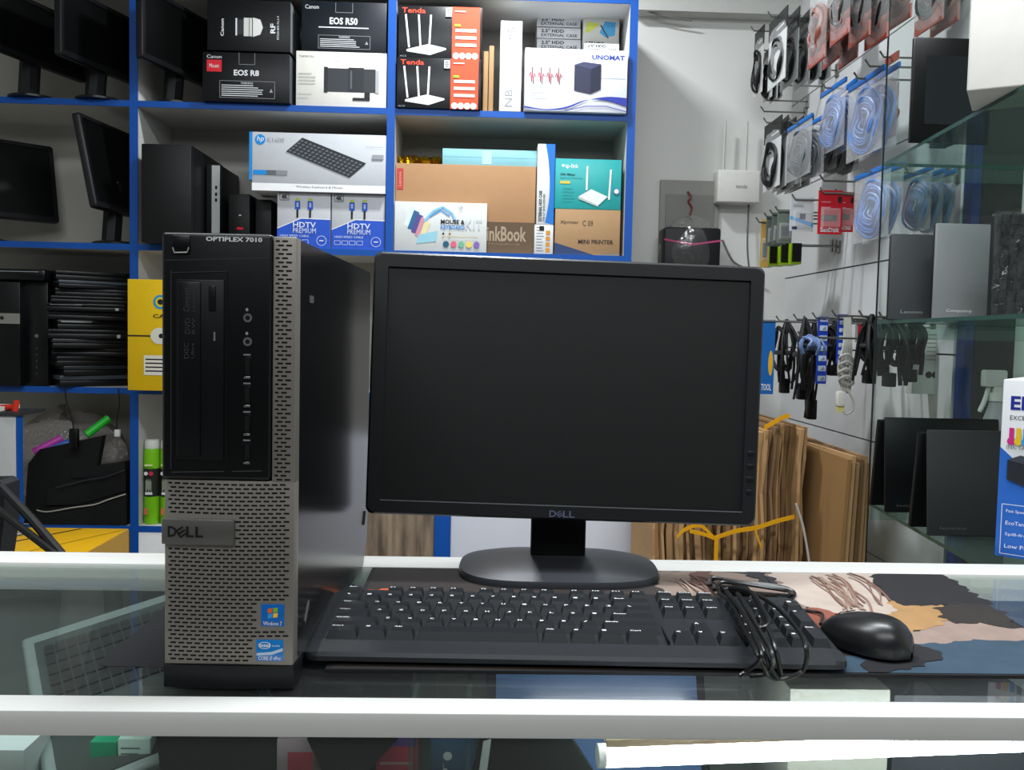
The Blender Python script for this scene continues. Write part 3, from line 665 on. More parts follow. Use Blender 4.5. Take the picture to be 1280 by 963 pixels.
# middle bay desktop towers
def tower(label, xl, xr, yt, Y, depth, zb_, kind):
    a, c_ = W(xl, 240, Y), W(xr, 240, Y); w_ = c_.x-a.x; h_ = W((xl+xr)/2, yt, Y).z-zb_
    t = thing('tower_computer', label, 'computer', (a.x, Y, zb_+.0006), 0, 'black tower computers on the shelf')
    b = MB(); b.box(0, w_, .01, depth, 0, h_, m('#08090a', .5, var=.1), .003)
    for i in range(8): b.box(w_-.0002, w_+.0004, .03, .07, .3*h_+i*.012, .3*h_+i*.012+.004, HOLE)
    b.build('case', t)
    b = MB(); b.box(0, w_, -.006, .0101, 0, h_, m('#08090a', .5), .003); 
    b.build('front_panel', t)
    if kind == 1:
        b = MB(); b.box(.42*w_, .98*w_, -.008, -.006, .01, h_-.004, m('#a5a6a6', .35, .5)); b.gs = 1; b.M = Matrix.Translation((0, -.008, 0))
        for z in (.7, .62, .55): b.gr(.65*w_, z*h_, .8*w_, (z+.04)*h_, HOLE)
        b.build('silver_strip', t)
    if kind == 2:
        b = MB(); b.box(.4*w_, .7*w_, -.007, -.006, .35*h_, .39*h_, m('#c81e2c', .3)); b.box(.5*w_, .6*w_, -.007, -.006, .6*h_, .62*h_, TXT); b.build('red_mark', t)
    return t
tower('wide black tower computer at the left end of the second shelf, middle bay', 177.5, 240, 181, 2.84, .33, S2, 0)
tower('black tower computer with a silver front strip beside the wide black one', 258, 276, 206, 2.97, .22, S2, 1)
tower('black tower computer with a small red mark next to the silver-striped one', 286, 313, 243, 2.99, .21, S2, 2)
tower('narrow black tower computer just left of the blue cable boxes', 320, 340, 250, 3.0, .2, S2, 0)

# right bay, top
def a_tenda(b, w, h):
    b.gt('Tenda', .04*w, .86*h, .32*w, .96*h, m('#d8452c'), bold=.015); b.gr(.64*w, 0, .97*w, h, m('#e0492a'))
    for x0, x1 in ((.10, .085), (.235, .24), (.34, .385)): b.gl([(x0*w+.03*w, .2*h), (x1*w, .83*h)], .0055, m('#d9dadb'))
    b.g([(.10*w, .16*h), (.36*w, .27*h), (.57*w, .20*h), (.38*w, .10*h)], m('#dcdddd')); b.g([(.10*w, .16*h), (.38*w, .10*h), (.57*w, .20*h), (.57*w, .17*h), (.38*w, .06*h), (.10*w, .12*h)], m('#b9bbbc'))
    for z in (.52, .38, .24): b.gr(.68*w, z*h, .93*w, (z+.06)*h, m('#e9c9c0'))
    b.gr(.67*w, .62*h, .74*w, .67*h, m('#86a52c')); b.gr(.67*w, .9*h, .8*w, .92*h, TXT)
    for i in range(4): b.gc((.69+.075*i)*w, .06*h, .010, m('#e9c9c0'))
    b.gr(.56*w, .80*h, .63*w, .96*h, m('#b9bab6')); b.lines(.57*w, .82*h, .62*w, .94*h, 5, INK, .4)
    b.gt('AC5', .02*w, .01*h, .1*w, .04*h, m('#8b8e92'))
o, w_, h_, z = pbox('router_box', 'black and orange router box, lower one of the pair', 'box', 496, 601, 73, 138, 2.89, .14, m('#1a1b1d', .3), a_tenda, S1, 'black and orange router boxes')
pbox('router_box', 'black and orange router box stacked on its twin', 'box', 498, 603, 8, 72, 2.895, .14, m('#1a1b1d', .3), a_tenda, z+h_, 'black and orange router boxes')
for i, x in enumerate((604, 611)):
    pbox('thin_carton', ['thin brown carton next to the black and orange router boxes', 'taller thin brown carton beside the white upright box'][i], 'box', x, x+6, [64, 57][i], 139, 2.95, .2, CARD, None, S1, 'thin brown cartons')
pbox('upright_box', 'tall narrow white box standing upright with grey NB letters', 'box', 625, 652, 26, 141, 2.9, .08, m('#d7d8d7', .5), lambda b, w, h: (b.gt('NB', .25*w, .05*h, .6*w, .24*h, m('#808386'), 1), b.gl([(.2*w, .8*h), (.35*w, .9*h), (.5*w, .78*h)], .0025, m('#606366')), b.gl([(.4*w, .78*h), (.55*w, .93*h), (.75*w, .86*h)], .0025, m('#606366')), b.gt('Notebook Stand', .45*w, .3*h, .55*w, .68*h, m('#b3b5b6'), 1)), S1)
def a_uno(b, w, h):
    bl = m('#1f2f8f', .4); rd = m('#9a4a52'); g = m('#9a9da6')
    b.gt('UNOMAT', .65*w, .84*h, .97*w, .92*h, m('#2b3f9a'), bold=.04); b.gt('UNOMAT', .04*w, .85*h, .21*w, .89*h, m('#9ba3b8')); b.gt('Uninterruptible Power Supply', .04*w, .79*h, .42*w, .82*h, g)
    b.gr(.02*w, .545*h, .98*w, .552*h, g)
    for i in range(4):
        x = .07+.085*i; b.gl([((x-.03)*w, .55*h), ((x-.015)*w, .62*h), ((x-.005)*w, .46*h), (x*w, .70*h), ((x+.01)*w, .43*h), ((x+.02)*w, .6*h), ((x+.035)*w, .55*h)], .0022, rd)
    b.g([(.48*w, .34*h), (.64*w, .29*h), (.64*w, .68*h), (.48*w, .75*h)], m('#2c2f45')); b.g([(.64*w, .29*h), (.74*w, .37*h), (.74*w, .77*h), (.64*w, .68*h)], m('#1d2034')); b.g([(.48*w, .75*h), (.64*w, .68*h), (.74*w, .77*h), (.57*w, .80*h)], m('#3c405c'))
    b.lines(.05*w, .2*h, .24*w, .42*h, 5, m('#b4b7c0'), .2)
    c = spline([(0, .04*h, 0), (.2*w, .01*h, 0), (.4*w, .04*h, 0), (.6*w, .18*h, 0), (.8*w, .25*h, 0), (w, .24*h, 0)], 5); c2_ = spline([(0, .07*h, 0), (.2*w, .025*h, 0), (.4*w, .07*h, 0), (.6*w, .19*h, 0), (.8*w, .19*h, 0), (w, .10*h, 0)], 5)
    for i in range(len(c)-1): b.g([(c[i].x, c[i].y), (c[i+1].x, c[i+1].y), (c2_[i+1].x, c2_[i+1].y), (c2_[i].x, c2_[i].y)], bl); b.z -= 1
    b.z += 1; b.gl([(.4*w, .01*h), (.6*w, .09*h), (.8*w, .10*h), (w, .02*h)], .002, bl)
o, w_, h_, zu = pbox('power_supply_box', 'white box picturing a black power supply, with blue waves', 'box', 656, 784, 61.5, 145, 2.88, .16, m('#d3d6e0', .4), a_uno, S1)
def a_hdd(b, w, h): b.gt('2.5" HDD', .1*w, .52*h, .62*w, .84*h, INK, bold=.03); b.gt('EXTERNAL CASE', .1*w, .14*h, .92*w, .42*h, INK, bold=.01)
for i in range(4):
    y0 = 61+(-14.5)*i
    pbox('drive_case_box', ['lowest small white drive case box behind the power supply box', 'second small white drive case box from the bottom of its stack', 'third small white drive case box from the bottom of its stack', 'topmost of the four stacked small white drive case boxes'][i], 'box', 671, 726, y0-12, y0+1.5, 3.06, .09, m('#c9cacb', .5), a_hdd, None, 'stacked drive case boxes')
def a_hdd2(b, w, h):
    b.g([(.05*w, .45*h), (.3*w, .6*h), (.45*w, .8*h), (.1*w, .85*h)], m('#c8cf5a')); b.g([(.45*w, .5*h), (.62*w, .35*h), (.88*w, .42*h), (.9*w, .85*h), (.6*w, .88*h)], m('#4a9fd0')); b.gl([(.48*w, .75*h), (.7*w, .32*h)], .004, m('#3a3d42')); b.gt('2.5" HDD', .06*w, .05*h, .6*w, .2*h, INK, bold=.03)
pbox('drive_case_box', 'small white drive case box with a blue and yellow picture', 'box', 729, 774, 22, 60, 3.04, .09, m('#c9c9c2', .5), a_hdd2, None, 'stacked drive case boxes')
pbox('drive_case_box', 'small white drive case box just behind the corner with the UNOMAT lettering', 'box', 730, 774, 54, 66, 3.0, .035, m('#cdd0d2', .5), a_hdd, None, 'stacked drive case boxes')

# right bay, bottom
def a_think(b, w, h):
    b.gr(0.001, 0, w*.999, .36*h, m('#5e4c3a', .7)); b.gt('ThinkBook', .56*w, .14*h, .94*w, .31*h, m('#a08f78'), bold=.02); b.gt('ThinkBook', .66*w, .10*h, .9*w, .12*h, m('#8c7a60'))
    b.gr(.01*w, .70*h, .055*w, .94*h, m('#b23c3c')); b.gt('Lenovo', .02*w, .74*h, .04*w, .90*h, m('#d6a090'), 1)
o, w_, h_, zth = pbox('laptop_carton', 'large brown laptop carton with a dark printed band along its foot', 'box', 494, 669, 206, 317, 2.93, .2, m('#a37d59', .7, var=.05), a_think, S2)
o2 = o
def a_mk(b, w, h):
    for i, (c, an) in enumerate((('#cfe0e6', 135), ('#2f5f8d', 122), ('#564a8a', 108), ('#c78a98', 95), ('#d9cf9a', 70))):
        t = math.radians(an); dx, dz = math.cos(t)*.16*w, math.sin(t)*.28*h; x0, z0 = .26*w-.035*w*(4-i)*0, .22*h
        x0 = (.10+.04*i)*w; z0 = (.52-.07*i)*h
        b.g([(x0, z0), (x0+.05*w, z0-.03*h), (x0+.13*w, z0+.33*h), (x0+.07*w, z0+.38*h)], m(c)); 
    b.g([(.24*w, .15*h), (.45*w, .2*h), (.47*w, .42*h), (.26*w, .33*h)], m('#8fc0d0')); b.gl([(.32*w, .6*h), (.42*w, .82*h), (.52*w, .9*h), (.62*w, .78*h), (.66*w, .62*h)], .007, m('#7fb8e2')); b.gl([(.38*w, .7*h), (.5*w, .84*h), (.6*w, .72*h)], .004, m('#3b8fd0'))
    b.gt('MOUSE &', .5*w, .56*h, .76*w, .65*h, INK, bold=.03); b.gt('KEYBOARD', .5*w, .45*h, .76*w, .54*h, m('#2b7ac0'), bold=.02); b.gt('KIT', .77*w, .46*h, .95*w, .66*h, m('#c3c8cc'))
    for i, c in enumerate(('#1f5673', '#d4607a', '#6fae8e', '#dcc75a', '#7c62a8')): b.gc((.56+.083*i)*w, .15*h, .033*w, m(c), .065*h)
    b.gt('UX', .69*w, .86*h, .74*w, .93*h, m('#666a6e')); b.gr(.52*w, .3*h, .9*w, .31*h, m('#c9a95a')); b.gc(.53*w, .36*h, .012*w, INK); b.gc(.6*w, .36*h, .012*w, m('#8d6b1a'))
pbox('keyboard_mouse_kit_box', 'white box with a fan of pastel keyboards, leaning in front of the laptop carton', 'box', 493, 608.5, 253, 317.5, 2.905, .022, m('#cdd0ce', .45), a_mk, S2)
pbox('turquoise_box', 'flat light turquoise box lying on top of the laptop carton', 'box', 553, 671, 187, 209, 2.94, .17, m('#86bcc6', .35), lambda b, w, h: (b.gr(0, .49*h, w, .52*h, m('#6fa3ae')), b.gr(.42*w, .1*h, .52*w, .9*h, m('#a9d3da'))), zth+h_)
# gold wrapped pack
b = MB(); a = W(497, 206, 2.99); c_ = W(552, 206, 2.99); n = 24
zz0 = zth+h_+.0008; V = []; rr_ = random.Random(3)
for i in range(n+1):
    x = a.x+(c_.x-a.x)*i/n
    for j in range(10):
        t = 2*PI*j/10; q = 1+rr_.uniform(-.15, .15); V.append((x, 3.05+.055*math.cos(t)*q, zz0+.021+max(-.021, .021*math.sin(t)*q)))
GOLD = m('#c79a14', .22, .9, var=.2, bump=.8, bscale=60)
b.add(V, [(i*10+j, i*10+(j+1) % 10, (i+1)*10+(j+1) % 10, (i+1)*10+j) for i in range(n) for j in range(10)]+[list(range(10))[::-1], [n*10+j for j in range(10)]], GOLD)
tag(b.build('gold_foil_pack', smooth=False), 'crumpled gold foil pack on the left end of the laptop carton', 'pack')
def a_case(b, w, h):
    P = spline([(.45*w, h, 0), (.62*w, .8*h, 0), (.72*w, .55*h, 0), (.70*w, .3*h, 0), (.5*w, .02*h, 0)], 5)
    b.g([(p.x, p.y) for p in P]+[(w, 0), (w, h)], m('#1f6fc0')); b.gt('EXTERNAL HDD CASE', .12*w, .04*h, .3*w, .42*h, INK, 1, .03); b.gt('FOR 2.5" SATA HDD/SSD', .36*w, .04*h, .48*w, .38*h, INK, 1, .01)
def a_case2(b, w, h):
    b.lines(.1*w, .05*h, .5*w, .95*h, 9, m('#777a80'), .3)
    for i in range(4): b.gr(.6*w, (.06+.2*i)*h, .82*w, (.2+.2*i)*h, m('#c98a2e'))
    b.gr(.25*w, .8*h, .5*w, .95*h, INK)
o, w_, h_, z = pbox('drive_case_box', 'upright white box with orange squares at the foot of the blue-edged one', 'box', 668, 691.5, 281, 320, 2.905, .12, m('#cfd1d3', .4), a_case2, S2)
pbox('drive_case_box', 'tall white and blue drive case box standing upright above the orange-squared one', 'box', 671.5, 693, 180, 280, 2.905, .12, m('#d3d5d6', .4), a_case, z+h_)
def a_mini(b, w, h):
    b.g([(0, 0), (.62*w, 0), (0, .26*h)], m('#2c3e66')); b.g([(.62*w, 0), (w, 0), (w, .06*h), (.8*w, .05*h)], m('#7a7266')); b.gt('Xprinter', .08*w, .66*h, .36*w, .75*h, m('#51412f'), bold=.01); b.gt('C 09', .42*w, .64*h, .58*w, .76*h, m('#51412f')); b.gt('MINI PRINTER', .36*w, .25*h, .90*w, .34*h, m('#3a2c25'), bold=.02)
o, w_, h_, z = pbox('mini_printer_box', 'brown mini printer box under the turquoise router box', 'box', 693.5, 775, 262, 322.5, 2.91, .16, m('#a58460', .7), a_mini, S2)
def a_tp(b, w, h):
    wt = m('#d9dcdc', .4)
    b.gt('tp-link', .15*w, .79*h, .35*w, .90*h, wt, bold=.02); b.gc(.12*w, .86*h, .022*w, wt); b.gt('300 Mbps', .08*w, .65*h, .3*w, .71*h, m('#113c40'), bold=.02); b.gt('Multi-Mode Wi-Fi Router', .08*w, .60*h, .42*w, .63*h, m('#2c6d70')); b.gr(.08*w, .50*h, .23*w, .555*h, m('#cdb94a'))
    b.lines(.12*w, .12*h, .32*w, .44*h, 5, m('#2f8f92'), .2)
    b.gl([(.48*w, .38*h), (.485*w, .86*h)], .006, wt); b.gl([(.82*w, .2*h), (.84*w, .80*h)], .006, wt); b.g([(.36*w, .25*h), (.55*w, .40*h), (.80*w, .26*h), (.66*w, .08*h)], wt); b.g([(.36*w, .25*h), (.66*w, .08*h), (.66*w, .05*h), (.36*w, .2*h)], m('#a9b4b4')); b.gc(.93*w, .37*h, .05*w, m('#46689a')); b.gc(.93*w, .37*h, .035*w, wt)
pbox('router_box', 'turquoise router box picturing a two-antenna router, on the mini printer box', 'box', 693.5, 776.5, 199, 260, 2.91, .15, m('#2f9f9f', .35), a_tp, z+h_)

# bay below: yellow boxes and spray cans
def a_yel(b, w, h):
    b.gr(.0, .485*h, w, .5*h, m('#2a2410')); b.gc(.40*w, .80*h, .055*w*1.6, m('#1b86b8')); b.gc(.40*w, .80*h, .06*w, m('#d2b21c')); b.gc(.40*w, .8*h, .035*w, INK)
    b.gt('CABLES', .31*w, .655*h, .66*w, .69*h, INK, bold=.02); b.gc(.39*w, .495*h, .11*w, m('#c6c3b4'), .075*h); b.gc(.41*w, .495*h, .03*w, INK, .022*h); b.gr(.2*w, .14*h, .72*w, .32*h, m('#c9c6b8')); b.lines(.22*w, .16*h, .68*w, .30*h, 4, INK, .35)
o, w_, h_, z = pbox('cable_carton', 'yellow cable carton with a round blue emblem beside the desktop computer', 'box', 159.5, 262, 350, 483, 2.79, .105, m('#d0aa07', .5), a_yel, S3)
mC = m('#74b818', .35); 
for i, x in enumerate((182.5, 206.5)):
    Y = 2.95; p = W(x, 655, Y); r_ = (W(x+9.8, 600, Y).x-W(x-9.8, 600, Y).x)/2
    p.x = XD1+.0125+r_*(2*i+1)+.001+.002*i
    H_ = W(x, 550, Y).z-S4
    t = thing('spray_can', ['lime green spray can beside the blue shelf post', 'lime green spray can next to the one at the blue shelf post', 'lime green spray can'][i], 'spray can', (p.x, Y, S4+.0006), 0, 'lime green spray cans')
    b = MB(); b.lathe([(r_*.95, 0), (r_, .004), (r_, H_*.86), (r_*.9, H_*.9)], (0, 0, 0), mC)
    b.lathe([(r_*1.003, H_*.33), (r_*1.006, H_*.335), (r_*1.006, H_*.66), (r_*1.003, H_*.665)], (0, 0, 0), m('#22251f', .5))
    b.M = Matrix.Translation((0, -r_*.96, 0)); b.gs = 3
    for k in range(7): b.gr(-.012+.003*k, H_*(.38+.02*(k % 3)), -.0105+.003*k, H_*(.52+.02*(k % 2)), m('#a9b09e'))
    b.M = Matrix.Translation((0, -r_*1.02, 0)); b.gc(-r_*.35, H_*.61, .006, TXT); b.gc(r_*.3, H_*.61, .007, m('#c0304a')); b.gr(-r_*.5, H_*.70, r_*.5, H_*.72, m('#d8e0a0')); b.gr(-r_*.5, H_*.12, -r_*.1, H_*.2, m('#c96a4a')); b.gr(-r_*.4, H_*.36, r_*.5, H_*.39, TXT)
    b.build('can', t)
    b = MB(); b.lathe([(r_*.92, H_*.9), (r_*.92, H_*.97), (r_*.8, H_)], (0, 0, 0), m('#c9ccc2', .4)); b.build('cap', t)

# ============================================================ monitors on the left shelves
def shelf_monitor(label, near, ang, w_=.42, h_=.27, tilt=0., zbase=None, lift=.09, group='black monitors on the shelves'):
    """near = lower corner of the screen nearest the viewer; screen runs along (cos ang, sin ang)"""
    t = thing('monitor', label, 'monitor', (0, 0, 0), 0, group)
    d = Vector((math.cos(ang), math.sin(ang), 0)); c_ = near+d*w_/2
    nrm = Vector((d.y, -d.x, 0)); base = c_-nrm*.03
    t.location = (base.x, base.y, zbase+.0006); t.rotation_euler = (0, 0, ang)
    zc = near.z-zbase
    P = Matrix.Translation((0, -.03, zc)) @ Matrix.Rotation(-tilt, 4, 'X') @ Matrix.Translation((0, 0, h_/2))
    b = bezel_mb(w_, h_, .014, .014, .018, .022, m('#131416', .35)); b.v = [P @ v for v in b.v]; b.build('bezel', t)
    b = MB(); b.M = P; b.box(-w_/2+.013, w_/2-.013, .003, .0038, -h_/2+.017, h_/2-.013, m('#050606', .4, spec=.15)); b.build('screen', t)
    b = MB(); b.M = P; b.box(-w_*.3, w_*.3, .02, .036, -h_*.36, h_*.36, m('#0e0f10', .4), .006); b.build('rear_housing', t)
    b = MB(); b.M = Matrix.Identity(4); b.tube([(0, .02, .008), (0, .012, zc+.01), (0, .004, zc+.1)], [.030, .030, .018], BLACK, 8); b.build('neck', t)
    b = MB(); b.lathe([(.07, 0), (.07, .006), (.06, .010), (.02, .012)], (0, .005, 0), m('#101113', .3), 28); b.build('stand_base', t)
    return t
an = math.atan2(.32, .10)
shelf_monitor('black monitor in the top left bay, standing next to the camera boxes', W(178, 72, 2.76), an, zbase=S1, h_=.215)
shelf_monitor('black monitor in the top left bay just left of the blue post', W(76, 68, 2.74), an, zbase=S1, w_=.40, h_=.205)
shelf_monitor('black monitor at the far left of the top shelf', W(-14, 58, 2.74), an, zbase=S1, w_=.40, h_=.19)
shelf_monitor('thin black monitor seen edge-on, tilted back on the second shelf', W(121, 258, 2.80), 1.44, w_=.34, h_=.285, tilt=.2, zbase=S2)
nr = W(75, 279, 3.12)-Vector((math.cos(.8), math.sin(.8), 0))*.42
shelf_monitor('black monitor cut off by the left side of the second shelf', nr, .8, w_=.42, h_=.262, tilt=.2, zbase=S2)

# third shelf, left: towers and the pile of laptops
def low_tower(label, xl, xr, yt, Y, strip):
    a, c_ = W(xl, 400, Y), W(xr, 400, Y); w_ = c_.x-a.x; h_ = W((xl+xr)/2, yt, Y).z-S3
    t = thing('tower_computer', label, 'computer', (a.x, Y, S3+.0006), 0, 'black tower computers on the third shelf')
    b = MB(); b.box(0, w_, 0, .24, 0, h_, m('#08090a', .35), .003); b.build('case', t)
    b = MB(); b.gs = 1
    if strip: b.box(.1*w_, w_, -.003, 0, h_*.60, h_*.70, m('#77766f', .4)); b.gs = 3; b.M = Matrix.Translation((0, -.003, 0)); b.gc(.77*w_, .655*h_, .006, INK); b.build('silver_strip', t)
    else:
        b.M = Matrix.Translation((.55*w_, 0, 0)); b.gc(0, .48*h_, .006, m('#55585c'))
        for k in range(5): b.gc(0, (.12+.06*k)*h_, .003, m('#33363a'))
        b.build('front_ports', t)
low_tower('black tower computer with a silver label strip on the third shelf', -70, 25, 352, 2.87, True)
low_tower('plain black tower computer between the silver-strip one and the pile of laptops', 28, 60, 352, 2.90, False)
b = MB(); a = W(-40, 340, 2.9); c_ = W(62, 340, 2.9); zz = W(20, 351, 2.88).z+.001
b.box(a.x, c_.x, 2.87, 3.1, zz, zz+.035, m('#0a0b0c', .3), .008); b.box(a.x+.01, c_.x-.02, 2.869, 2.87, zz+.026, zz+.028, GT)
tag(b.build('laptop_dock'), 'flat black slab lying on top of the third-shelf tower computers', 'device')
zz = S3+.0008; rr_ = random.Random(5)
tops = [478, 470, 458, 446, 436, 424, 412, 400, 389, 379, 370, 360, 350, 338]
lab = ['lowest laptop of the pile on the third shelf', 'second laptop from the bottom of the pile', 'third laptop from the bottom of the pile', 'fourth laptop from the bottom of the pile', 'fifth laptop from the bottom of the pile', 'sixth laptop from the bottom of the pile', 'seventh laptop up the pile, with a bright edge', 'eighth laptop from the bottom of the pile', 'ninth laptop up the pile, with a light sticker on its side', 'tenth laptop from the bottom of the pile', 'fourth laptop from the top of the pile', 'third laptop from the top of the pile', 'second laptop from the top, with a greyish lid edge', 'topmost laptop of the dark pile on the third shelf']
for i in range(13):
    h_ = W(105, tops[i+1], 2.87).z-zz-.0008
    if h_ < .01: h_ = .02
    t = thing('laptop', lab[i if i < 12 else 13], 'laptop', (W(108+rr_.uniform(-4, 4), 420, 2.97).x, 2.985+rr_.uniform(-.01, .02), zz), .55+rr_.uniform(-.22, .22), 'pile of closed black laptops')
    wd = .225; dp = .15
    edge = m(['#0d0e10', '#24282c', '#101113'][i % 3] if i not in (0, 11) else '#3a4147', .3)
    b = MB(); b.box(-wd/2, wd/2, -dp/2, dp/2, 0, h_*.55, m('#0b0c0e', .35), .002)
    if i in (5, 8): b.box(wd/2-.03, wd/2-.02, -dp/2-.0006, -dp/2, .004, h_*.5, m('#a9adb0'))
    b.build('base', t)
    b = MB(); b.box(-wd/2, wd/2, -dp/2+.002, dp/2, h_*.6, h_, edge, .002)
    if i in (6, 8): b.box(-wd/2+.01, -wd/2+.1, -dp/2+.0012, -dp/2+.002, h_*.75, h_*.85, m('#b9bdc0', .2, .8))
    b.build('lid', t)
    zz += h_+.0006

# fourth shelf, left: bag of odds and ends, tubes, black cases, cables
b = MB(); rr_ = random.Random(11)
def blob(b, c, r, mt, seed=0, n=16, k=20, rough=.12, flat=1):
    q = random.Random(seed); ph = [(q.uniform(2, 6), q.uniform(0, 6), q.uniform(2, 6), q.uniform(0, 6)) for _ in range(4)]
    V = []
    for i in range(n+1):
        th = PI*i/n
        for j in range(k):
            f = 2*PI*j/k; s = 1+rough*sum(math.sin(a*th+b_)*math.cos(round(c_)*f+d) for a, b_, c_, d in ph)/2
            z = r[2]*math.cos(th)*s; V.append((c[0]+r[0]*math.sin(th)*math.cos(f)*s, c[1]+r[1]*math.sin(th)*math.sin(f)*s, max(c[2]+z, c[2]-r[2]*flat)))
    b.add(V, [(i*k+j, (i+1)*k+j, (i+1)*k+(j+1) % k, i*k+(j+1) % k) for i in range(n) for j in range(k)], mt)
p = W(80, 560, 3.06); blob(b, (p.x, 3.08, S4+.17), (.22, .10, .165), glassy('bubble_wrap', '#b5aea6', .35, .15, 2, 1, 90, (.42, .39, .36, 1)), 4, rough=.15)
tag(b.build('plastic_bag'), 'crinkled clear plastic bag behind the black cases on the lowest shelf', 'bag')
for (x0, y0, x1, y1, c_, n_, l_) in ((42, 566, 78, 548, '#b03a9c', 'tube', 'short magenta tube on the lowest left shelf'), (58, 566, 88, 553, '#3566b0', 'tube', 'short blue tube beside the magenta one on the lowest left shelf'), (108, 544, 136, 523, '#1fae2e', 'tube', 'bright green tube poking out of the lowest left shelf')):
    b = MB(); a, c2_ = W(x0, y0, 2.93), W(x1, y1, 2.97); b.tube([a, c2_], .013, m(c_, .35), 12)
    tag(b.build(n_), l_, 'tube', 'coloured tubes')
def slab(name, label, cat, pts, Y, d, mt, group=None):
    b = MB(); Q = [W(x, y, Y) for x, y in pts]; b.prism([(q.x, max(q.z, S4+.001)) for q in Q], d, mt, 'y', Y)
    bm = b; o = bm.build(name); tag(o, label, cat, group); return o
slab('laptop_sleeve', 'black laptop sleeve standing at an angle in the lowest left bay', 'sleeve', [(30, 655), (35, 580), (50, 562), (128, 545), (118, 600), (60, 655)], 2.915, .03, m('#0b0c0d', .8, bump=.3))
slab('carry_case', 'black carry case piled beneath the others, pale piping along its rim', 'case', [(42, 656), (48, 636), (100, 632), (158, 615), (158, 656)], 2.90, .07, m('#0a0b0c', .6, bump=.4))
slab('carry_case', 'black zipped carry case in the middle of the lowest left pile', 'case', [(58, 632), (60, 612), (100, 600), (157, 590), (157, 614), (100, 631)], 2.905, .06, m('#0d0e10', .5, bump=.5))
slab('carry_case', 'black carry case on top of the lowest left pile', 'case', [(90, 598), (92, 588), (120, 583), (156, 578), (156, 590), (120, 597)], 2.91, .05, m('#101113', .5, bump=.5))
b = MB(); b.tube(spline([W(x, y, 2.895) for x, y in ((46, 638), (60, 640), (90, 635), (118, 631), (135, 625), (157, 618))], 6), .0022, m('#a8a49a', .5)); tag(b.build('piping_cord'), 'pale cord running across the lowest left black cases', 'cord')
b = MB(); b.tube(spline([W(x, y, 2.893) for x, y in ((70, 610), (90, 605), (110, 600), (130, 597), (156, 588))], 6), .002, m('#303236', .4)); tag(b.build('zip_cord'), 'dark zip cord across the middle black case', 'cord')
for L, end, l_ in (([(81, 486), (84, 505), (90, 525), (92, 538)], (94, 548), 'left cable dangling from the third shelf with a black adapter'), ([(148, 486), (149, 505), (146, 525), (146, 536)], (147, 542), 'right cable dangling from the third shelf with a pale plug')):
    t = thing('charger', l_, 'cable', W(L[0][0], L[0][1], 2.885), 0, 'cables dangling from the third shelf'); o0 = Vector(t.location)
    b = MB(); b.tube([p-o0 for p in spline([W(x, y, 2.885) for x, y in L], 6)], .0022, RUB); b.build('cable', t)
    b = MB(); p = W(end[0], end[1], 2.885)-o0
    if end[0] < 100: b.box(p.x-.016, p.x+.012, -.012, .006, p.z-.03, p.z+.03, PLAS, .004)
    else: b.box(p.x-.008, p.x+.008, -.008, .006, p.z-.01, p.z+.012, m('#c9c9c6'), .002)
    b.build('plug', t)
# white panel at far left with a red item, yellow box in front, chair
b = MB(); a = W(-40, 560, 2.6); c_ = W(22, 560, 2.6); zt_ = W(10, 520, 2.6).z
b.box(a.x, c_.x-.004, 2.6, 2.625, 0.0, zt_, m('#a5a7a8', .5), .002); b.box(c_.x-.004, c_.x+.003, 2.6, 2.625, 0, zt_-.001, BLUE); b.box(a.x, c_.x+.008, 2.595, 2.75, zt_, zt_+.008, m('#2c2c2e', .5))
tag(b.build('side_cabinet'), 'grey cabinet with a blue edge at the lower left', 'cabinet')
b = MB(); b.tube([W(-10, 511, 2.7), W(17, 509, 2.66)], .009, m('#c8321e', .35)); b.tube([W(19, 514, 2.66), W(21, 501, 2.66)], .008, m('#c8321e', .35)); b.box(W(-20, 515, 2.7).x, W(14, 515, 2.7).x, 2.62, 2.75, zt_+.0085, zt_+.02, m('#cfcfca', .5))
tag(b.build('red_handle_tool'), 'red-handled tool lying on the lower left cabinet', 'tool')
# yellow box with visible top
t = thing('carton', 'flat yellow carton with an oval emblem on its lid, behind the counter on the left', 'box', (0, 0, 0))
zt_ = W(80, 660, 2.55).z; a, c_ = W(14, 660, 2.55), W(161, 661, 2.55); yn = 2.55*(660-405)/(700-405)
yn = 2.28
YEL = m('#cf9e12', .5, var=.08)
b = MB(); b.box(a.x, c_.x-.002, yn, 2.55, .35, zt_, YEL, .002); b.box(c_.x-.002, c_.x, yn, 2.55, .35, zt_-.002, m('#b98f3a', .6))
b.add([(a.x+.03, yn, zt_+.0006), (a.x+.04, yn, zt_+.0006), (a.x+.2, 2.54, zt_+.0006), (a.x+.19, 2.54, zt_+.0006)], [(0, 1, 2, 3)], INK)
b.add([(c_.x-.14, yn, zt_+.0006), (c_.x-.136, yn, zt_+.0006), (c_.x-.002, 2.54, zt_+.0006), (c_.x-.006, 2.54, zt_+.0006)], [(0, 1, 2, 3)], m('#8a6510'))
b.build('carton_body', t)
b = MB(); b.add([(a.x+.05+.032*math.cos(2*PI*i/24), 2.46+.028*math.sin(2*PI*i/24), zt_+.001) for i in range(24)], [range(24)], m('#4a4a48')); b.add([(a.x+.05+.022*math.cos(2*PI*i/24), 2.46+.018*math.sin(2*PI*i/24), zt_+.0014) for i in range(24)], [range(24)], m('#a8a28e')); b.build('emblem', t)
b = MB(); b.box(a.x, c_.x, yn, 2.55, 0, .349, m('#7a7a78', .6), .01); tag(b.build('storage_crate'), 'grey crate under the flat yellow carton behind the counter', 'crate')
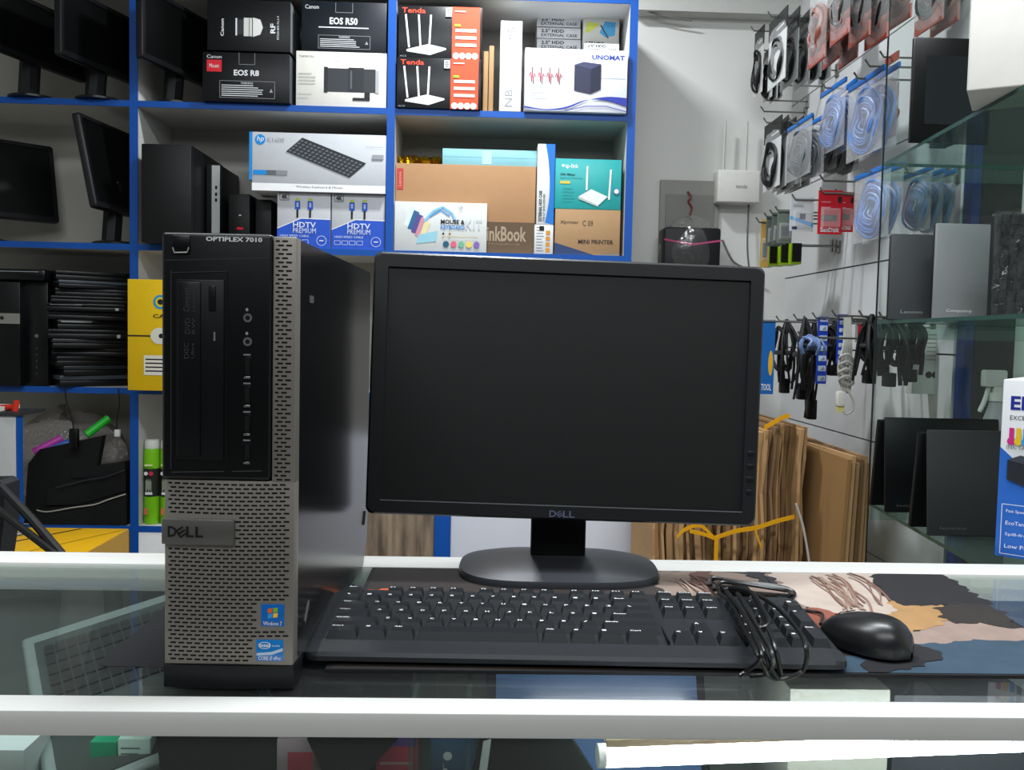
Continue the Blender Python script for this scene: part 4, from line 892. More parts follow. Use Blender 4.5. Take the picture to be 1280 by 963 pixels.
# black chair back and straps at the left edge
CHR = thing('office_chair', 'black office chair behind the counter, cut off at the left edge', 'chair', (W(-10, 640, 1.5).x, 1.5, 0))
o0 = Vector(CHR.location)
b = MB(); P = [W(x, y, 1.5)-o0 for x, y in ((-40, 599), (8, 598), (15, 603), (15, 650), (5, 720), (-40, 720))]; b.prism([(p.x, p.z) for p in P], .05, m('#17191b', .5), 'y', -.025); b.build('backrest', CHR)
b = MB(); b.tube([W(0, 608, 1.46)-o0, W(40, 650, 1.43)-o0, W(76, 692, 1.4)-o0, W(95, 720, 1.38)-o0], .007, m('#0e0f10', .5)); b.build('armrest_bar', CHR)
b = MB(); b.tube([W(-10, 632, 1.46)-o0, W(20, 655, 1.43)-o0, W(66, 690, 1.4)-o0, W(95, 712, 1.38)-o0], .006, m('#0e0f10', .5)); b.build('armrest_bar', CHR)
b = MB(); b.tube([(0, 0, .05), (0, 0, W(0, 720, 1.5).z)], .03, BLACK); b.lathe([(.22, 0), (.22, .03), (.04, .06)], (0, 0, 0), BLACK); b.build('pedestal', CHR)

# ============================================================ behind the monitor foot: wood panel, blue post, white cabinet
a, c_, d_, e_ = W(430, 670, 2.72), W(543, 670, 2.72), W(563, 670, 2.72), W(812, 670, 2.72); zt_ = W(600, 560, 2.6).z
b = MB(); b.box(a.x, c_.x-.001, 2.72, 2.74, 0, zt_, wood('#4d3f33', '#8d7a66', (40, 40, 5)), .001); tag(b.build('wood_panel'), 'weathered brown wood-grain panel behind the monitor foot', 'panel')
t = thing('low_cabinet', 'low white cabinet with a blue side post, seen under the large monitor', 'cabinet', (0, 0, 0))
b = MB(); b.box(c_.x, d_.x, 2.71, 2.88, 0, zt_, BLUE, .001); b.build('side_post', t)
b = MB(); b.box(d_.x+.0005, e_.x, 2.72, 2.88, 0, zt_, m('#c9cbd4', .4, var=.02), .001); b.build('cabinet_body', t)

# ============================================================ flattened cardboard, strapped, and the leaning pile
x = 816; i = 0; rr_ = random.Random(21); zt_ = 0
while x < 1003:
    wd = rr_.choice((3.2, 4, 5, 6.5, 9)) if x < 930 else rr_.choice((3, 3.5, 4.5, 5.5))
    Y = 2.3+rr_.uniform(-.02, .03); a, c_ = W(x, 650, 2.3), W(x+wd, 650, 2.3)
    top = W(x, (590 if x < 900 else 533)+rr_.uniform(-3, 9), Y).z
    lean = .008
    b = MB(); th = c_.x-a.x; d = rr_.uniform(.32, .38); n = 12
    mt = [CARD, CARDL, CARDD, m('#84664a', .85, var=.15)][rr_.randrange(4)]
    V = []
    for k in range(n+1):
        z = top*k/n; ox = lean*(k/n)+.0035*math.sin(k*1.7); oy = .006*math.sin(k*2.3+i*2)
        V += [(ox, oy, z), (ox+th*.9, oy+.002, z), (ox+th*.9, d, z), (ox, d, z)]
    b.add(V, [(k*4+j, k*4+(j+1) % 4, (k+1)*4+(j+1) % 4, (k+1)*4+j) for k in range(n) for j in range(4)]+[(3, 2, 1, 0), (n*4, n*4+1, n*4+2, n*4+3)], mt)
    o = b.build('flattened_carton', smooth=False, loc=(a.x-lean*.6, Y, .0005))
    tag(o, 'flattened brown carton on edge in the bundle tied with yellow strap', 'cardboard', 'flattened cartons tied with yellow strap')
    x += wd; i += 1
YST = m('#d99a14', .4)
t = thing('yellow_strap', 'yellow plastic strap tied round the cardboard bundle below the monitor corner', 'strap', W(895, 670, 2.25)); o0 = Vector(t.location)
def ribbon(name, L, Y, hw):
    b = MB(); P = spline([W(x, y, Y)-o0 for x, y in L], 5); V = []
    for p in P: V += [(p.x, p.y, p.z-hw), (p.x, p.y, p.z+hw), (p.x, p.y-.0015, p.z+hw), (p.x, p.y-.0015, p.z-hw)]
    n = len(P); b.add(V, [(k*4+j, k*4+(j+1) % 4, (k+1)*4+(j+1) % 4, (k+1)*4+j) for k in range(n-1) for j in range(4)], YST); b.build(name, t)
ribbon('band', [(893, 673), (920, 664), (945, 660), (970, 652), (993, 646)], 2.262, .0055)
ribbon('tail', [(943, 660), (947, 672), (952, 686)], 2.255, .006)
ribbon('knot_loop', [(893, 673), (880, 660), (870, 657), (855, 663), (846, 672)], 2.258, .005)
ribbon('knot_loop', [(893, 673), (880, 668), (862, 664)], 2.255, .005)
b = MB(); b.box(-.004, .006, -.003, 0, -.14, 0, YST); b.M = Matrix.Translation(Vector((0, 0, 0))); b.build('hanging_end', t)
ribbon('top_band', [(955, 535), (966, 529), (978, 522), (987, 520)], 2.262, .006)
# leaning pile by the slat wall
for k in range(6):
    b = MB(); yy = 2.42
    base = W(1003+k*7, 712, yy); topp = W(1000+k*4, 545, 2.5)
    Wd = .34
    x0b, x0t = .835+.018*k, .875+.014*k
    y0, y1 = 2.13+.01*k, 2.62
    zT = W(1070, 575, y0).z+.01*math.sin(k*2.1); zT2 = W(1008, 545, y1).z
    b.add([(x0b, y0, 0), (x0b+.012, y0, 0), (x0b+.012, y1, 0), (x0b, y1, 0), (x0t, y0, zT), (x0t+.009, y0, zT), (x0t+.009, y1, zT2), (x0t, y1, zT2)],
          [(0, 3, 2, 1), (4, 5, 6, 7), (0, 1, 5, 4), (1, 2, 6, 5), (2, 3, 7, 6), (3, 0, 4, 7)], [m('#8d6b42', .8, var=.08, scale=8), CARDL, CARD, CARDD, CARD, CARDL][k])
    tag(b.build('cardboard_sheet', smooth=False), 'brown cardboard sheet leaning against the slat wall' + [', frontmost with its broad face showing', ', second from the broad front one', ', third from the broad front one', ', darker one in the middle of its pile', ', next to the outermost', ', outermost and nearest the wall'][k], 'cardboard', 'cardboard sheets leaning on the wall')
b = MB(); b.tube(spline([W(x, y, 2.24) for x, y in ((995, 630), (1003, 655), (1008, 680), (1012, 706))], 6), .003, m('#b9b6b0', .4)); tag(b.build('white_cable'), 'thin white cable hanging in front of the leaning cardboard', 'cable')

# ============================================================ back wall: router, meter box, wrapped pack
p = W(924, 233, 3.15); RO = thing('wifi_router', 'white two-antenna router mounted on the back wall', 'router', (p.x, 3.19, p.z))
w_ = W(950, 233, 3.15).x-W(897, 233, 3.15).x; h_ = W(924, 212, 3.15).z-W(924, 253, 3.15).z
b = MB(); b.box(-w_/2, w_/2, -.04, .03, -h_/2, h_/2, m('#c8c7c2', .4), .006, 3); b.M = Matrix.Translation((0, -.041, 0)); b.gt('tenda', -.012, -.006, .028, .006, m('#77776f')); b.build('router_body', RO)
for dx in (-.052, .024):
    b = MB(); b.tube([(dx, -.02, h_/2-.002), (dx, -.02, h_/2+.02), (dx+.002, -.02, h_/2+.17)], [.006, .006, .0045], m('#b4b3ae', .4)); b.build('antenna', RO)
b = MB(); b.tube(spline([(-w_/2+.12, 0, -h_/2), (-w_/2+.118, -.01, -.2), (-w_/2+.13, -.01, -.3), (-w_/2+.15, -.01, -.45)], 6), .003, m('#55554f', .5)); b.build('power_cable', RO)
a, c_ = W(825, 310, 3.18), W(903, 225, 3.18)
t = thing('meter_box', 'recessed grey electrical cover plate on the back wall below the router', 'panel', ((a.x+c_.x)/2, YB-.001, a.z)); hw = (c_.x-a.x)/2; hh = c_.z-a.z
b = MB(); b.box(-hw, hw, -.012, 0, -.1, hh, m('#8d8c87', .6), .002); b.box(-hw+.02, hw-.02, -.016, -.012, -.08, hh-.05, m('#7c7b76', .6), .002); b.build('cover_plate', t)
b = MB(); b.tube(spline([(-.01, -.018, hh-.04), (.0, -.028, hh-.06), (-.008, -.024, hh-.075), (.006, -.02, hh-.095), (0, -.018, hh-.12)], 5), .0035, m('#7a2f2a', .4), 6); tag(b.build('wire_twist', t), 'twisted red and dark wire ends')
a, c_ = W(829, 340, 3.08), W(902, 285, 3.08)
t = thing('wrapped_pack', 'black and pink pack in crumpled clear plastic under the grey wall plate', 'pack', ((a.x+c_.x)/2, 3.12, a.z-.1), 0); hw = (c_.x-a.x)/2; hh = c_.z-a.z+.1
b = MB(); b.box(-hw, hw, -.04, .06, 0, hh, m('#0c0c0e', .5), .01); b.M = Matrix.Translation((0, -.041, 0)); b.gl([(-hw, hh*.83), (0, hh*.77), (hw, hh*.83)], .006, m('#a33a66')); b.build('pack_body', t)
b = MB(); blob(b, (0, .01, hh*.7), (hw*1.06, .065, hh*.45), WRAP, 9, rough=.1); b.build('plastic_wrap', t)
b = MB(); b.box(a.x-.02, c_.x+.02, 3.0, YB-.013, a.z-.13, a.z-.1005, LAM); tag(b.build('wall_ledge'), 'small ledge on the back wall carrying the wrapped pack', 'shelf')
b = MB(); b.tube(spline([W(x, y, 3.18) for x, y in ((797, 8), (815, 14), (850, 12), (866, 6), (876, -6))], 6), .006, m('#8b8a85', .5)); b.tube(spline([W(x, y, 3.17) for x, y in ((797, 10), (830, 20), (865, 26))], 6), .003, m('#6b6a66', .5)); tag(b.build('ceiling_cable'), 'grey cable running along the top of the back wall', 'cable')
b = MB(); b.tube(spline([W(x, y, 3.19) for x, y in ((903, 300), (915, 325), (930, 335), (950, 345))], 6), .004, m('#6b6a66', .5)); tag(b.build('wall_cable'), 'dark cable sagging from the back wall behind the monitor corner', 'cable')

# ============================================================ goods hanging on the slat wall
def hook(x, y, L=None, tip=None, label='', ):
    """x, y pixel where the rod meets the wall"""
    p = XP(x, y, RX-.001); L = L or .15
    b = MB(); b.tube([(0, 0, 0), (-L, 0, 0), (-L-.012, 0, .016)], .0028, STEEL, 8); b.box(-.004, .001, -.012, .012, -.02, .02, STEEL)
    o = b.build('display_hook', loc=(RX-.001, p.y, p.z)); tag(o, label or 'bare steel display hook on the slat wall', 'hook', 'steel display hooks on the slat wall'); return p
def coil_mb(b, yc, zc, ry, rz, mt, turns=4, r=.0028, X=0, seed=0):
    q = random.Random(seed)
    for k in range(turns):
        f = 1-.09*k; ox = q.uniform(-.006, .006)
        P = [(X+ox+.004*math.sin(3*t), yc+ry*f*math.cos(t)+q.uniform(-.001, .001), zc+rz*f*math.sin(t)) for t in [2*PI*i/20 for i in range(21)]]
        b.tube(P, r, mt, 6, False)
def hang(kind, xl, xr, yt, ybm, X, n=1, dX=.02, labels=None, group=None, seed=0, cable=None):
    """a stack of n packets whose front one spans pixels xl..xr, hanging parallel to the wall at depth plane X"""
    xm = (xl+xr)/2
    A_, B_ = XP(xl, (yt+ybm)/2, X), XP(xr, (yt+ybm)/2, X); Cn = XP(xm, yt, X); Dn = XP(xm, ybm, X)
    wy = abs(A_.y-B_.y); h = Cn.z-Dn.z; yc = (A_.y+B_.y)/2
    t = thing({'black': 'cable_packet', 'coil': 'network_cable_packet', 'orange': 'orange_cable_packet', 'card': 'blister_card', 'lime': 'lime_box', 'bundle': 'cable_bundle', 'strip': 'battery_strip', 'white': 'adapter_box', 'white_cable': 'extension_cable'}[kind], labels[0], {'card': 'blister pack', 'lime': 'box', 'bundle': 'cable', 'strip': 'battery strip', 'white': 'box', 'white_cable': 'cable'}.get(kind, 'packet'), (X, yc, Dn.z), 0, group)
    hw = wy/2
    if kind in ('black', 'coil', 'orange'):
        b = MB(); th = .007 if kind == 'black' else .014
        N = 8; V = []
        rq = random.Random(seed)
        for s in (-1, 1):
            for i in range(N+1):
                for j in range(N+1):
                    u, v = i/N, j/N; bul = math.sin(PI*u)*math.sin(PI*min(1, v*1.15))**.6 if v*1.15 < 1 else 0
                    V.append((s*(.0008+th*max(0, bul)*(1+rq.uniform(-.3, .3))), -hw+2*hw*u, h*v))
        Fs = [(s*(N+1)**2+i*(N+1)+j, s*(N+1)**2+(i+1)*(N+1)+j, s*(N+1)**2+(i+1)*(N+1)+j+1, s*(N+1)**2+i*(N+1)+j+1) for s in (0, 1) for i in range(N) for j in range(N)]
        b.add(V, Fs, FILM); b.build('plastic_bag', t)
    if kind == 'black':
        b = MB(); b.box(-.0015, .0015, -hw, hw, h*.72, h, m('#1c1e1f', .4)); b.gs = 1; b.box(-.0022, -.0015, -hw*.7, hw*.1, h*.78, h*.80, TXT); b.build('header_card', t)
        b = MB(); b.box(0, .001, -hw*.95, hw*.95, h*.01, h*.71, m('#c9cac8', .6)); b.build('backing_card', t)
        b = MB(); coil_mb(b, 0, h*.36, hw*.72, h*.31, cable or RUB, 6, .0042, -.004, seed); b.build('cable_coil', t)
    if kind == 'coil':
        b = MB(); coil_mb(b, 0, h*.44, hw*.82, h*.40, cable, 9, .0030, 0, seed); coil_mb(b, 0, h*.42, hw*.5, h*.34, cable, 3, .0032, .006, seed+1); b.build('cable_coil', t)
        b = MB(); b.box(-.003, .003, -hw, hw, h*.93, h, m('#1b62ad', .4), .001); tag(b.build('bag_seal', t), 'blue zip seal')
    if kind == 'orange':
        ORC = m('#7a3a26', .5, var=.4, scale=60)
        b = MB(); b.box(-.002, .002, -hw*.9, hw*.9, h*.0, h*.17, m('#96402a', .5, var=.4, scale=50)); b.build('printed_card', t)
        b = MB(); b.box(-.002, .002, -hw*.9, hw*.9, h*.90, h, m('#9a4029', .5)); b.build('printed_card', t)
        b = MB(); coil_mb(b, 0, h*.42, hw*.7, h*.3, ORC if seed % 2 else RUB, 6, .005, 0, seed); coil_mb(b, 0, h*.25, hw*.6, h*.14, ORC, 5, .006, .004, seed+2); b.build('cable_coil', t)
    if kind == 'card':
        b = MB(); b.M = Matrix.Rotation(0, 4, 'Z'); b.box(-.001, .001, -hw, hw, 0, h, cable); b.build('backing_card', t)
    if kind == 'lime':
        b = MB(); b.box(-.028, .0, -hw, hw, 0, h, m('#131415', .4)); b.box(-.031, -.0281, -hw, hw, 0, h, m('#93b81a', .4)); b.box(-.03, .0, -hw, hw, -.006, 0, m('#93b81a', .4)); b.build('carton', t)
    if kind == 'bundle':
        b = MB(); q = random.Random(seed)
        for k in range(7):
            x0 = q.uniform(-.02, .02); y0 = q.uniform(-hw, hw); b.tube(spline([(0, 0, h), (x0, y0*.6, h*.75), (x0*1.3, y0, h*.45), (x0+q.uniform(-.015, .015), y0*.8, h*q.uniform(0, .15))], 5), q.uniform(.003, .0055), cable or RUB, 6)
        for k in range(3): coil_mb(b, q.uniform(-hw, hw)*.4, h*.6, hw*.7, h*.3, cable or RUB, 2, .004, q.uniform(-.02, .02), seed+k)
        b.build('cables', t)
        b = MB(); b.box(-.022, .022, -hw*.5, hw*.5, h*.52, h*.58, m('#2a2a2c', .5), .004); b.build('cable_tie', t)
        b = MB(); b.box(-.012, .012, -.014, .014, h*.0, h*.2, PLAS, .003); b.build('plug', t)
    roots = [t]
    for k in range(1, n):
        roots.append(dup(t, (X+dX*k, yc+random.Random(seed*9+k).uniform(-.006, .006), Dn.z+random.Random(seed*5+k).uniform(-.005, .005)), random.Random(seed*3+k).uniform(-.07, .07), labels[min(k, len(labels)-1)]))
    return t, yc, hw, h, Cn.z
ROD = []
def rod(X, Y, z, label):
    b = MB(); L = RX-.001-X+.02
    b.tube([(0, 0, 0), (-L, 0, 0), (-L-.010, 0, .014)], .0026, STEEL, 8); b.box(-.004, .001, -.010, .010, -.018, .018, STEEL); b.box(-.02, -.016, -.002, .002, -.002, .002, STEEL)
    tag(b.build('display_hook', loc=(RX-.001, Y, z)), label, 'hook', 'steel display hooks on the slat wall')
def stack(*a, hl='', **k):
    t, yc, hw, h, zt_ = hang(*a, **k); rod(a[5], yc, zt_-.006, hl)
    return t
G1 = 'black-headed cable packets'
stack('black', 943, 954, 38, 118, .90, labels=['black-headed cable packet hanging alone at the far left of the top row'], group=G1, seed=1, hl='hook holding the lone black-headed packet')
stack('black', 961, 983, 20, 105, .80, 3, .035, labels=['frontmost black-headed cable packet of the top row', 'second black-headed cable packet of the top row', 'third black-headed cable packet of the top row'], group=G1, seed=2, hl='hook holding the three large black-headed packets')
stack('black', 998, 1013, 25, 100, .88, 3, .03, labels=['black-headed cable packet just right of the three large ones', 'black-headed packet second on the hook beside the red packets', 'black-headed packet nearest the wall beside the red packets'], group=G1, seed=3, hl='hook holding the packets beside the red ones')
stack('black', 955, 966, 62, 124, .93, 3, .02, labels=['small grey packet half hidden below the front black-headed one', 'small grey packet second behind the front black-headed one', 'small grey packet third behind the front black-headed one'], group=G1, seed=4, hl='hook of the small grey packets')
G2 = 'orange and red cable packets'
stack('orange', 1012, 1034, -20, 78, .74, 3, .035, labels=['orange and clear cable packet at the left of the red packets', 'second orange cable packet at the top of the slat wall', 'third orange cable packet at the top of the slat wall'], group=G2, seed=5, hl='hook holding the leftmost orange packets')
stack('orange', 1040, 1064, -60, 48, .74, 3, .04, labels=['red-tipped cable packet in the middle at the very top', 'red-tipped packet behind the middle one', 'red-tipped packet nearest the wall in the middle'], group=G2, seed=6, hl='hook holding the red-tipped packets')
stack('orange', 1075, 1105, -70, 28, .84, 2, .06, labels=['orange-brown packet cut off by the top edge left of the glass panel', 'reddish packet beside the glass panel at the top'], group=G2, seed=7, hl='hook holding the packets beside the glass panel')
stack('orange', 1145, 1182, -80, 34, 1.0, 2, .035, labels=['reddish packet seen through the glass above the black tablet', 'reddish packet nearest the wall above the black tablet'], group=G2, seed=8, hl='hook above the black tablet')
stack('orange', 1104, 1122, 70, 172, .965, 1, .03, labels=['clear packet with an orange foot beside the black tablet'], group=G2, seed=9, hl='hook of the orange-footed packet')
BC = m('#5f86c4', .35); BC2 = m('#4a78a8', .4); G3 = 'blue network cable packets'
stack('coil', 1025, 1056, 108, 188, .90, 2, .03, labels=['left blue cable packet of the upper pair', 'blue cable packet behind the left one of the upper pair'], group=G3, seed=10, cable=BC, hl='hook of the upper left blue cables')
stack('coil', 1060, 1104, 96, 194, .88, 2, .03, labels=['right blue cable packet of the upper pair', 'blue cable packet behind the right one of the upper pair'], group=G3, seed=11, cable=BC, hl='hook of the upper right blue cables')
stack('coil', 1068, 1112, 212, 300, .89, 2, .025, labels=['large blue cable packet beside the red blister cards', 'blue cable packet just behind the large one by the red cards'], group=G3, seed=12, cable=BC, hl='hook of the large blue cable packet')
stack('coil', 1128, 1164, 214, 290, .975, 3, .028, labels=['blue cable packet behind the glass under the upper shelf', 'second blue cable packet behind the glass', 'third blue cable packet behind the glass'], group=G3, seed=13, cable=BC2, hl='hook of the blue cables behind the glass')
G4 = 'grey cable packets'
stack('black', 955, 976, 152, 236, .86, 5, .022, labels=['front white-backed cable packet below the bare hooks', 'second white-backed cable packet of the row below the bare hooks', 'third white-backed cable packet of the row below the bare hooks', 'fourth white-backed cable packet of the row below the bare hooks', 'fifth white-backed cable packet of the row below the bare hooks'], group=G4, seed=14, hl='hook of the white-backed packets')
stack('coil', 984, 1014, 152, 222, .86, 2, .03, labels=['dark grey cable coil packet next to the white-backed ones', 'grey cable coil packet behind the dark grey one'], group=G4, seed=15, cable=m('#3b434c', .4), hl='hook of the dark grey cable coils')
stack('coil', 1016, 1046, 168, 216, .94, 3, .03, labels=['black cable packet under the left blue ones', 'black cable packet second under the blue ones', 'black cable packet third under the blue ones'], group=G4, seed=16, cable=RUB, hl='hook of the black packets under the blue ones')
# blister cards, facing the viewer a little
def card(label, xl, xr, yt, ybm, Y, col, artf, group='blister cards'):
    o, w_, h_, z = pbox('blister_card', label, 'blister pack', xl, xr, yt, ybm, Y, .004, col, artf, None, group, bev=0)
    b = MB(); V = [(.1*w_, -.001, .1*h_), (.9*w_, -.001, .1*h_), (.9*w_, -.001, .6*h_), (.1*w_, -.001, .6*h_), (.16*w_, -.014, .16*h_), (.84*w_, -.014, .16*h_), (.84*w_, -.014, .54*h_), (.16*w_, -.014, .54*h_)]
    b.add(V, [(4, 5, 6, 7), (0, 1, 5, 4), (1, 2, 6, 5), (2, 3, 7, 6), (3, 0, 4, 7)], FILM); b.build('clear_blister', o)
    Pc = o.location; rod(Pc.x+w_*.5, Y-.002, Pc.z+h_*.93, 'hook of the '+label)
    return o
RED = m('#b81a26', .4)
def a_sd(b, w, h): b.gt('SanDisk', .1*w, .05*h, .9*w, .15*h, TXT, bold=.03); b.gr(.15*w, .3*h, .78*w, .44*h, m('#26272a')); b.gr(.18*w, .32*h, .6*w, .42*h, m('#4b4b42')); b.gr(.1*w, .72*h, .5*w, .74*h, m('#d88a90')); b.gr(.8*w, .72*h, .95*w, .86*h, INK); b.gr(.1*w, .6*h, .5*w, .62*h, m('#d88a90'))
card('nearest red memory card blister beside the blue cables', 1023, 1053, 238, 293, 2.35, RED, a_sd, 'red blister cards')
card('red memory blister tucked behind the nearest red one', 1046, 1067, 240, 290, 2.40, RED, a_sd, 'red blister cards')
def a_wh(b, w, h): b.gt('DIGITAL', .3*w, .82*h, .95*w, .88*h, GT); b.g([(.0, .35*h), (w, .12*h), (w, .24*h), (0, .45*h)], m('#4aa0d8')); b.gr(.4*w, .35*h, .65*w, .52*h, m('#3a4460')); b.gr(.08*w, .05*h, .3*w, .14*h, m('#2a3c66')); b.lines(.1*w, .7*h, .6*w, .8*h, 3, GT, .3)
card('white blister card with a small adapter and a light blue stripe', 988, 1017, 247, 289, 2.45, m('#c5c9cb', .5), a_wh)
for i in range(4):
    card(['clear blister card left of the white striped one', 'clear blister card second from the white striped one', 'clear blister card third from the white striped one', 'small clear blister card with yellow and blue at the far left'][i], 972-7*i if i < 3 else 951, 990-7*i if i < 3 else 961, 262+4*i, [304, 306, 308, 334][i], 2.55+.06*i, m(['#6f7a70', '#5e665e', '#565e5a', '#b8934c'][i], .4), lambda b, w, h: (b.gr(.2*w, .2*h, .8*w, .5*h, m('#30353a')),))
for i in range(3):
    p = hang('lime', 962+14*i, 974+14*i, 304+i, 331-i, .89+.025*i, labels=[['lime green edged box leftmost in the row under the clear blisters', 'lime green edged box in the middle under the clear blisters', 'lime green edged box rightmost under the clear blisters'][i]], group='lime green edged boxes')
    rod(.89+.025*i, p[1], p[4]-.004, 'hook of a lime green edged box')
for x, y, l in ((1022, 88, 'bare hook under the orange packets'), (1004, 108, 'second bare hook below the black-headed packets'), (985, 127, 'bare hook above the white-backed packets'), (982, 141, 'bare hook level with the upper router antenna'), (1068, 228, 'bare hook above the red blister cards'), (1133, 85, 'bare hook left of the black tablet')):
    hook(x+25, y, .14, label=l)
# lower row
def low(kind, xl, xr, yt, yb_, X, lab_, seed, cable=None, group='black cable bundles'): 
    r = hang(kind, xl, xr, yt, yb_, X, labels=[lab_], group=group, seed=seed, cable=cable); rod(X, r[1], r[4]-.004, 'hook of the '+lab_); return r
low('bundle', 972, 992, 400, 492, .84, 'black cable bundle beside the blue and yellow card', 31)
low('bundle', 996, 1012, 398, 500, .84, 'black cable bundle left of the nearer battery strip', 32)
low('bundle', 1008, 1024, 400, 525, .90, 'long black cable bundle hanging lowest in the row', 33)
low('bundle', 1034, 1050, 402, 470, .92, 'short black cable bundle between the two battery strips', 34)
low('bundle', 1078, 1098, 394, 480, .88, 'black cable bundle with a red tag beside the glass edge', 35)
low('bundle', 1100, 1126, 396, 484, .93, 'black power cord bundle seen through the glass', 36)
low('bundle', 1128, 1150, 398, 478, .97, 'black adapter bundle next to the white hanging box', 37)
low('bundle', 1002, 1022, 420, 444, .80, 'blue-grey cable coil in front of the black bundles', 38, m('#5a6f98', .4))
b = MB(); 
def flat_card(name, label, cat, xl, xr, yt, ybm, Y, mt, artf, group=None): 
    o, w_, h_, z = pbox(name, label, cat, xl, xr, yt, ybm, Y, .006, mt, artf, None, group, bev=0); rod(o.location.x+w_/2, Y-.001, z+h_-.004, 'hook of the '+label); return o
def a_bat(b, w, h):
    for i in range(6):
        b.gr(.1*w, (.04+.15*i)*h, .9*w, (.12+.15*i)*h, m('#b6c3d8')); b.g([(.3*w, (.05+.15*i)*h), (.8*w, (.05+.15*i)*h), (.7*w, (.11+.15*i)*h)], m('#7f8896'))
    b.gt('maxell', .1*w, .92*h, .9*w, .97*h, TXT)
flat_card('battery_strip', 'long blue and white battery strip, left of the pair', 'battery strip', 1022, 1034, 396, 480, 2.3, m('#1f3fa8', .3), a_bat, 'battery strips')
flat_card('battery_strip', 'shorter blue and white battery strip beside the white cable', 'battery strip', 1047, 1059, 393, 455, 2.3, m('#1f3fa8', .3), a_bat, 'battery strips')
flat_card('tool_card', 'blue card with a yellow-handled tool at the monitor edge', 'blister pack', 950, 968, 400, 493, 2.45, m('#1d5fa5', .4), lambda b, w, h: (b.gc(.75*w, .42*h, .16*w, m('#d9a51e'), .17*h), b.gt('TOOL', .15*w, .05*h, .85*w, .14*h, TXT, bold=.02)))
flat_card('red_tag_card', 'small clear card with a red square next to the white cable', 'blister pack', 1070, 1084, 400, 428, 2.3, m('#a3a5a5', .4), lambda b, w, h: (b.gr(.15*w, .15*h, .65*w, .8*h, m('#b5222c')),))
# white extension cable
p = W(1054, 396, 2.28); t = thing('extension_cable', 'white cable wound in a bundle with its plug hanging down', 'cable', p); o0 = Vector(p)
b = MB()
for k in range(5): b.tube(spline([W(1056+k*1.6, 397, 2.28)-o0, W(1055+k*2.2, 430, 2.27)-o0, W(1048+k*4, 460, 2.27+.006*k)-o0, W(1054+k*2, 492, 2.28)-o0], 6), .0032, m('#b6b4ac', .4), 6)
for k in range(4): coilp = [W(1049, 448+k*9, 2.265)-o0, W(1060, 443+k*9, 2.255)-o0, W(1067, 452+k*9, 2.27)-o0, W(1056, 457+k*9, 2.285)-o0]; b.tube(spline(coilp, 5, True), .003, m('#b6b4ac', .4), 6, False)
b.tube(spline([W(x, y, 2.27)-o0 for x, y in ((1058, 486), (1066, 500), (1066, 512), (1058, 518), (1054, 514))], 6), .003, m('#b6b4ac', .4), 6)
b.build('cable', t)
b = MB(); a, c_ = W(1047, 508, 2.27)-o0, W(1058, 490, 2.27)-o0; b.box(a.x, c_.x, -.01, .008, a.z, c_.z, m('#d5d4cc', .4), .002); b.box(a.x+.002, c_.x-.002, -.006, .006, a.z-.016, a.z, m('#c9c07a', .4)); b.build('plug', t)
rod(p.x, p.y, p.z+.002, 'hook of the white wound cable')
b = MB(); b.box(-.002, .0, -.02, .0, -.16, -.145, RED); 
# white hanging box
a_w = lambda b, w, h: (b.lines(.4*w, .5*h, .9*w, .95*h, 7, m('#9a9b98'), .3), b.gc(.5*w, .3*h, .008, INK), b.gc(.7*w, .3*h, .008, INK))
o, w_, h_, z = pbox('adapter_box', 'white hanging adapter box behind the glass cabinet', 'box', 1141, 1182, 412, 493, 2.12, .03, m('#cfcfca', .5), a_w, None, bev=.001, side=m('#bcbcb6', .5))
rod(o.location.x+w_*.6, 2.135, z+h_+.004, 'hook of the white hanging adapter box')

# ============================================================ glass cabinet on the right
GY = 1.95
pA, pB, pC_ = W(1108, 204, GY), W(1100, 403, GY), W(1080, 631, GY)
gx = pB.x
GC = thing('glass_cabinet', 'glass display cabinet with green-edged shelves at the right', 'cabinet', (gx, GY, 0))
b = MB(); b.box(0.002, .62, .020, .025, 0, 2.4, GLASS); b.build('rear_pane', GC)
b = MB(); b.box(.0, .002, .020, .025, 0, 2.4, m('#1c2422', .3)); tag(b.build('pane_edge', GC), 'dark edge of the rear pane')
for z in (pA.z, pB.z, pC_.z):
    b = MB(); P = [(0, .016), (.62, .016), (.62, -.68), (-.072, -.68)]
    V = [(x, y, z-.0035) for x, y in P]+[(x, y, z+.0035) for x, y in P]
    b.add(V, [(0, 3, 2, 1), (4, 5, 6, 7)][:2], GLASSS); b.add(V, [(0, 1, 5, 4), (1, 2, 6, 5), (2, 3, 7, 6), (3, 0, 4, 7)], GEDGE)
    b.build('glass_shelf', GC, smooth=False)
    b = MB(); b.box(0, .62, .008, .015, z-.035, z-.0045, GLASSS); b.build('shelf_strip', GC)
b = MB(); b.box(-.072, .62, -.70, -.69, 0, .02, GEDGE); b.box(-.0, .62, -.68, .02, 0, .02, GEDGE); b.build('cabinet_base', GC)
# blue post unit behind it
b = MB(); a, c_, d_ = W(1199, 500, 2.01), W(1213, 500, 2.01), W(1258, 500, 2.01)
t = thing('blue_edged_cabinet', 'tall dark cabinet with a blue edge behind the glass at the right', 'cabinet', (RX, 2.0, 0))
b.box(.004, .024, .0, .035, 0, 2.5, m('#092c6c', .45)); b.build('blue_edge', t)
b = MB(); b.box(.0285, .12, .005, .04, 0, 2.5, m('#0d1112', .4)); b.build('dark_panel', t)
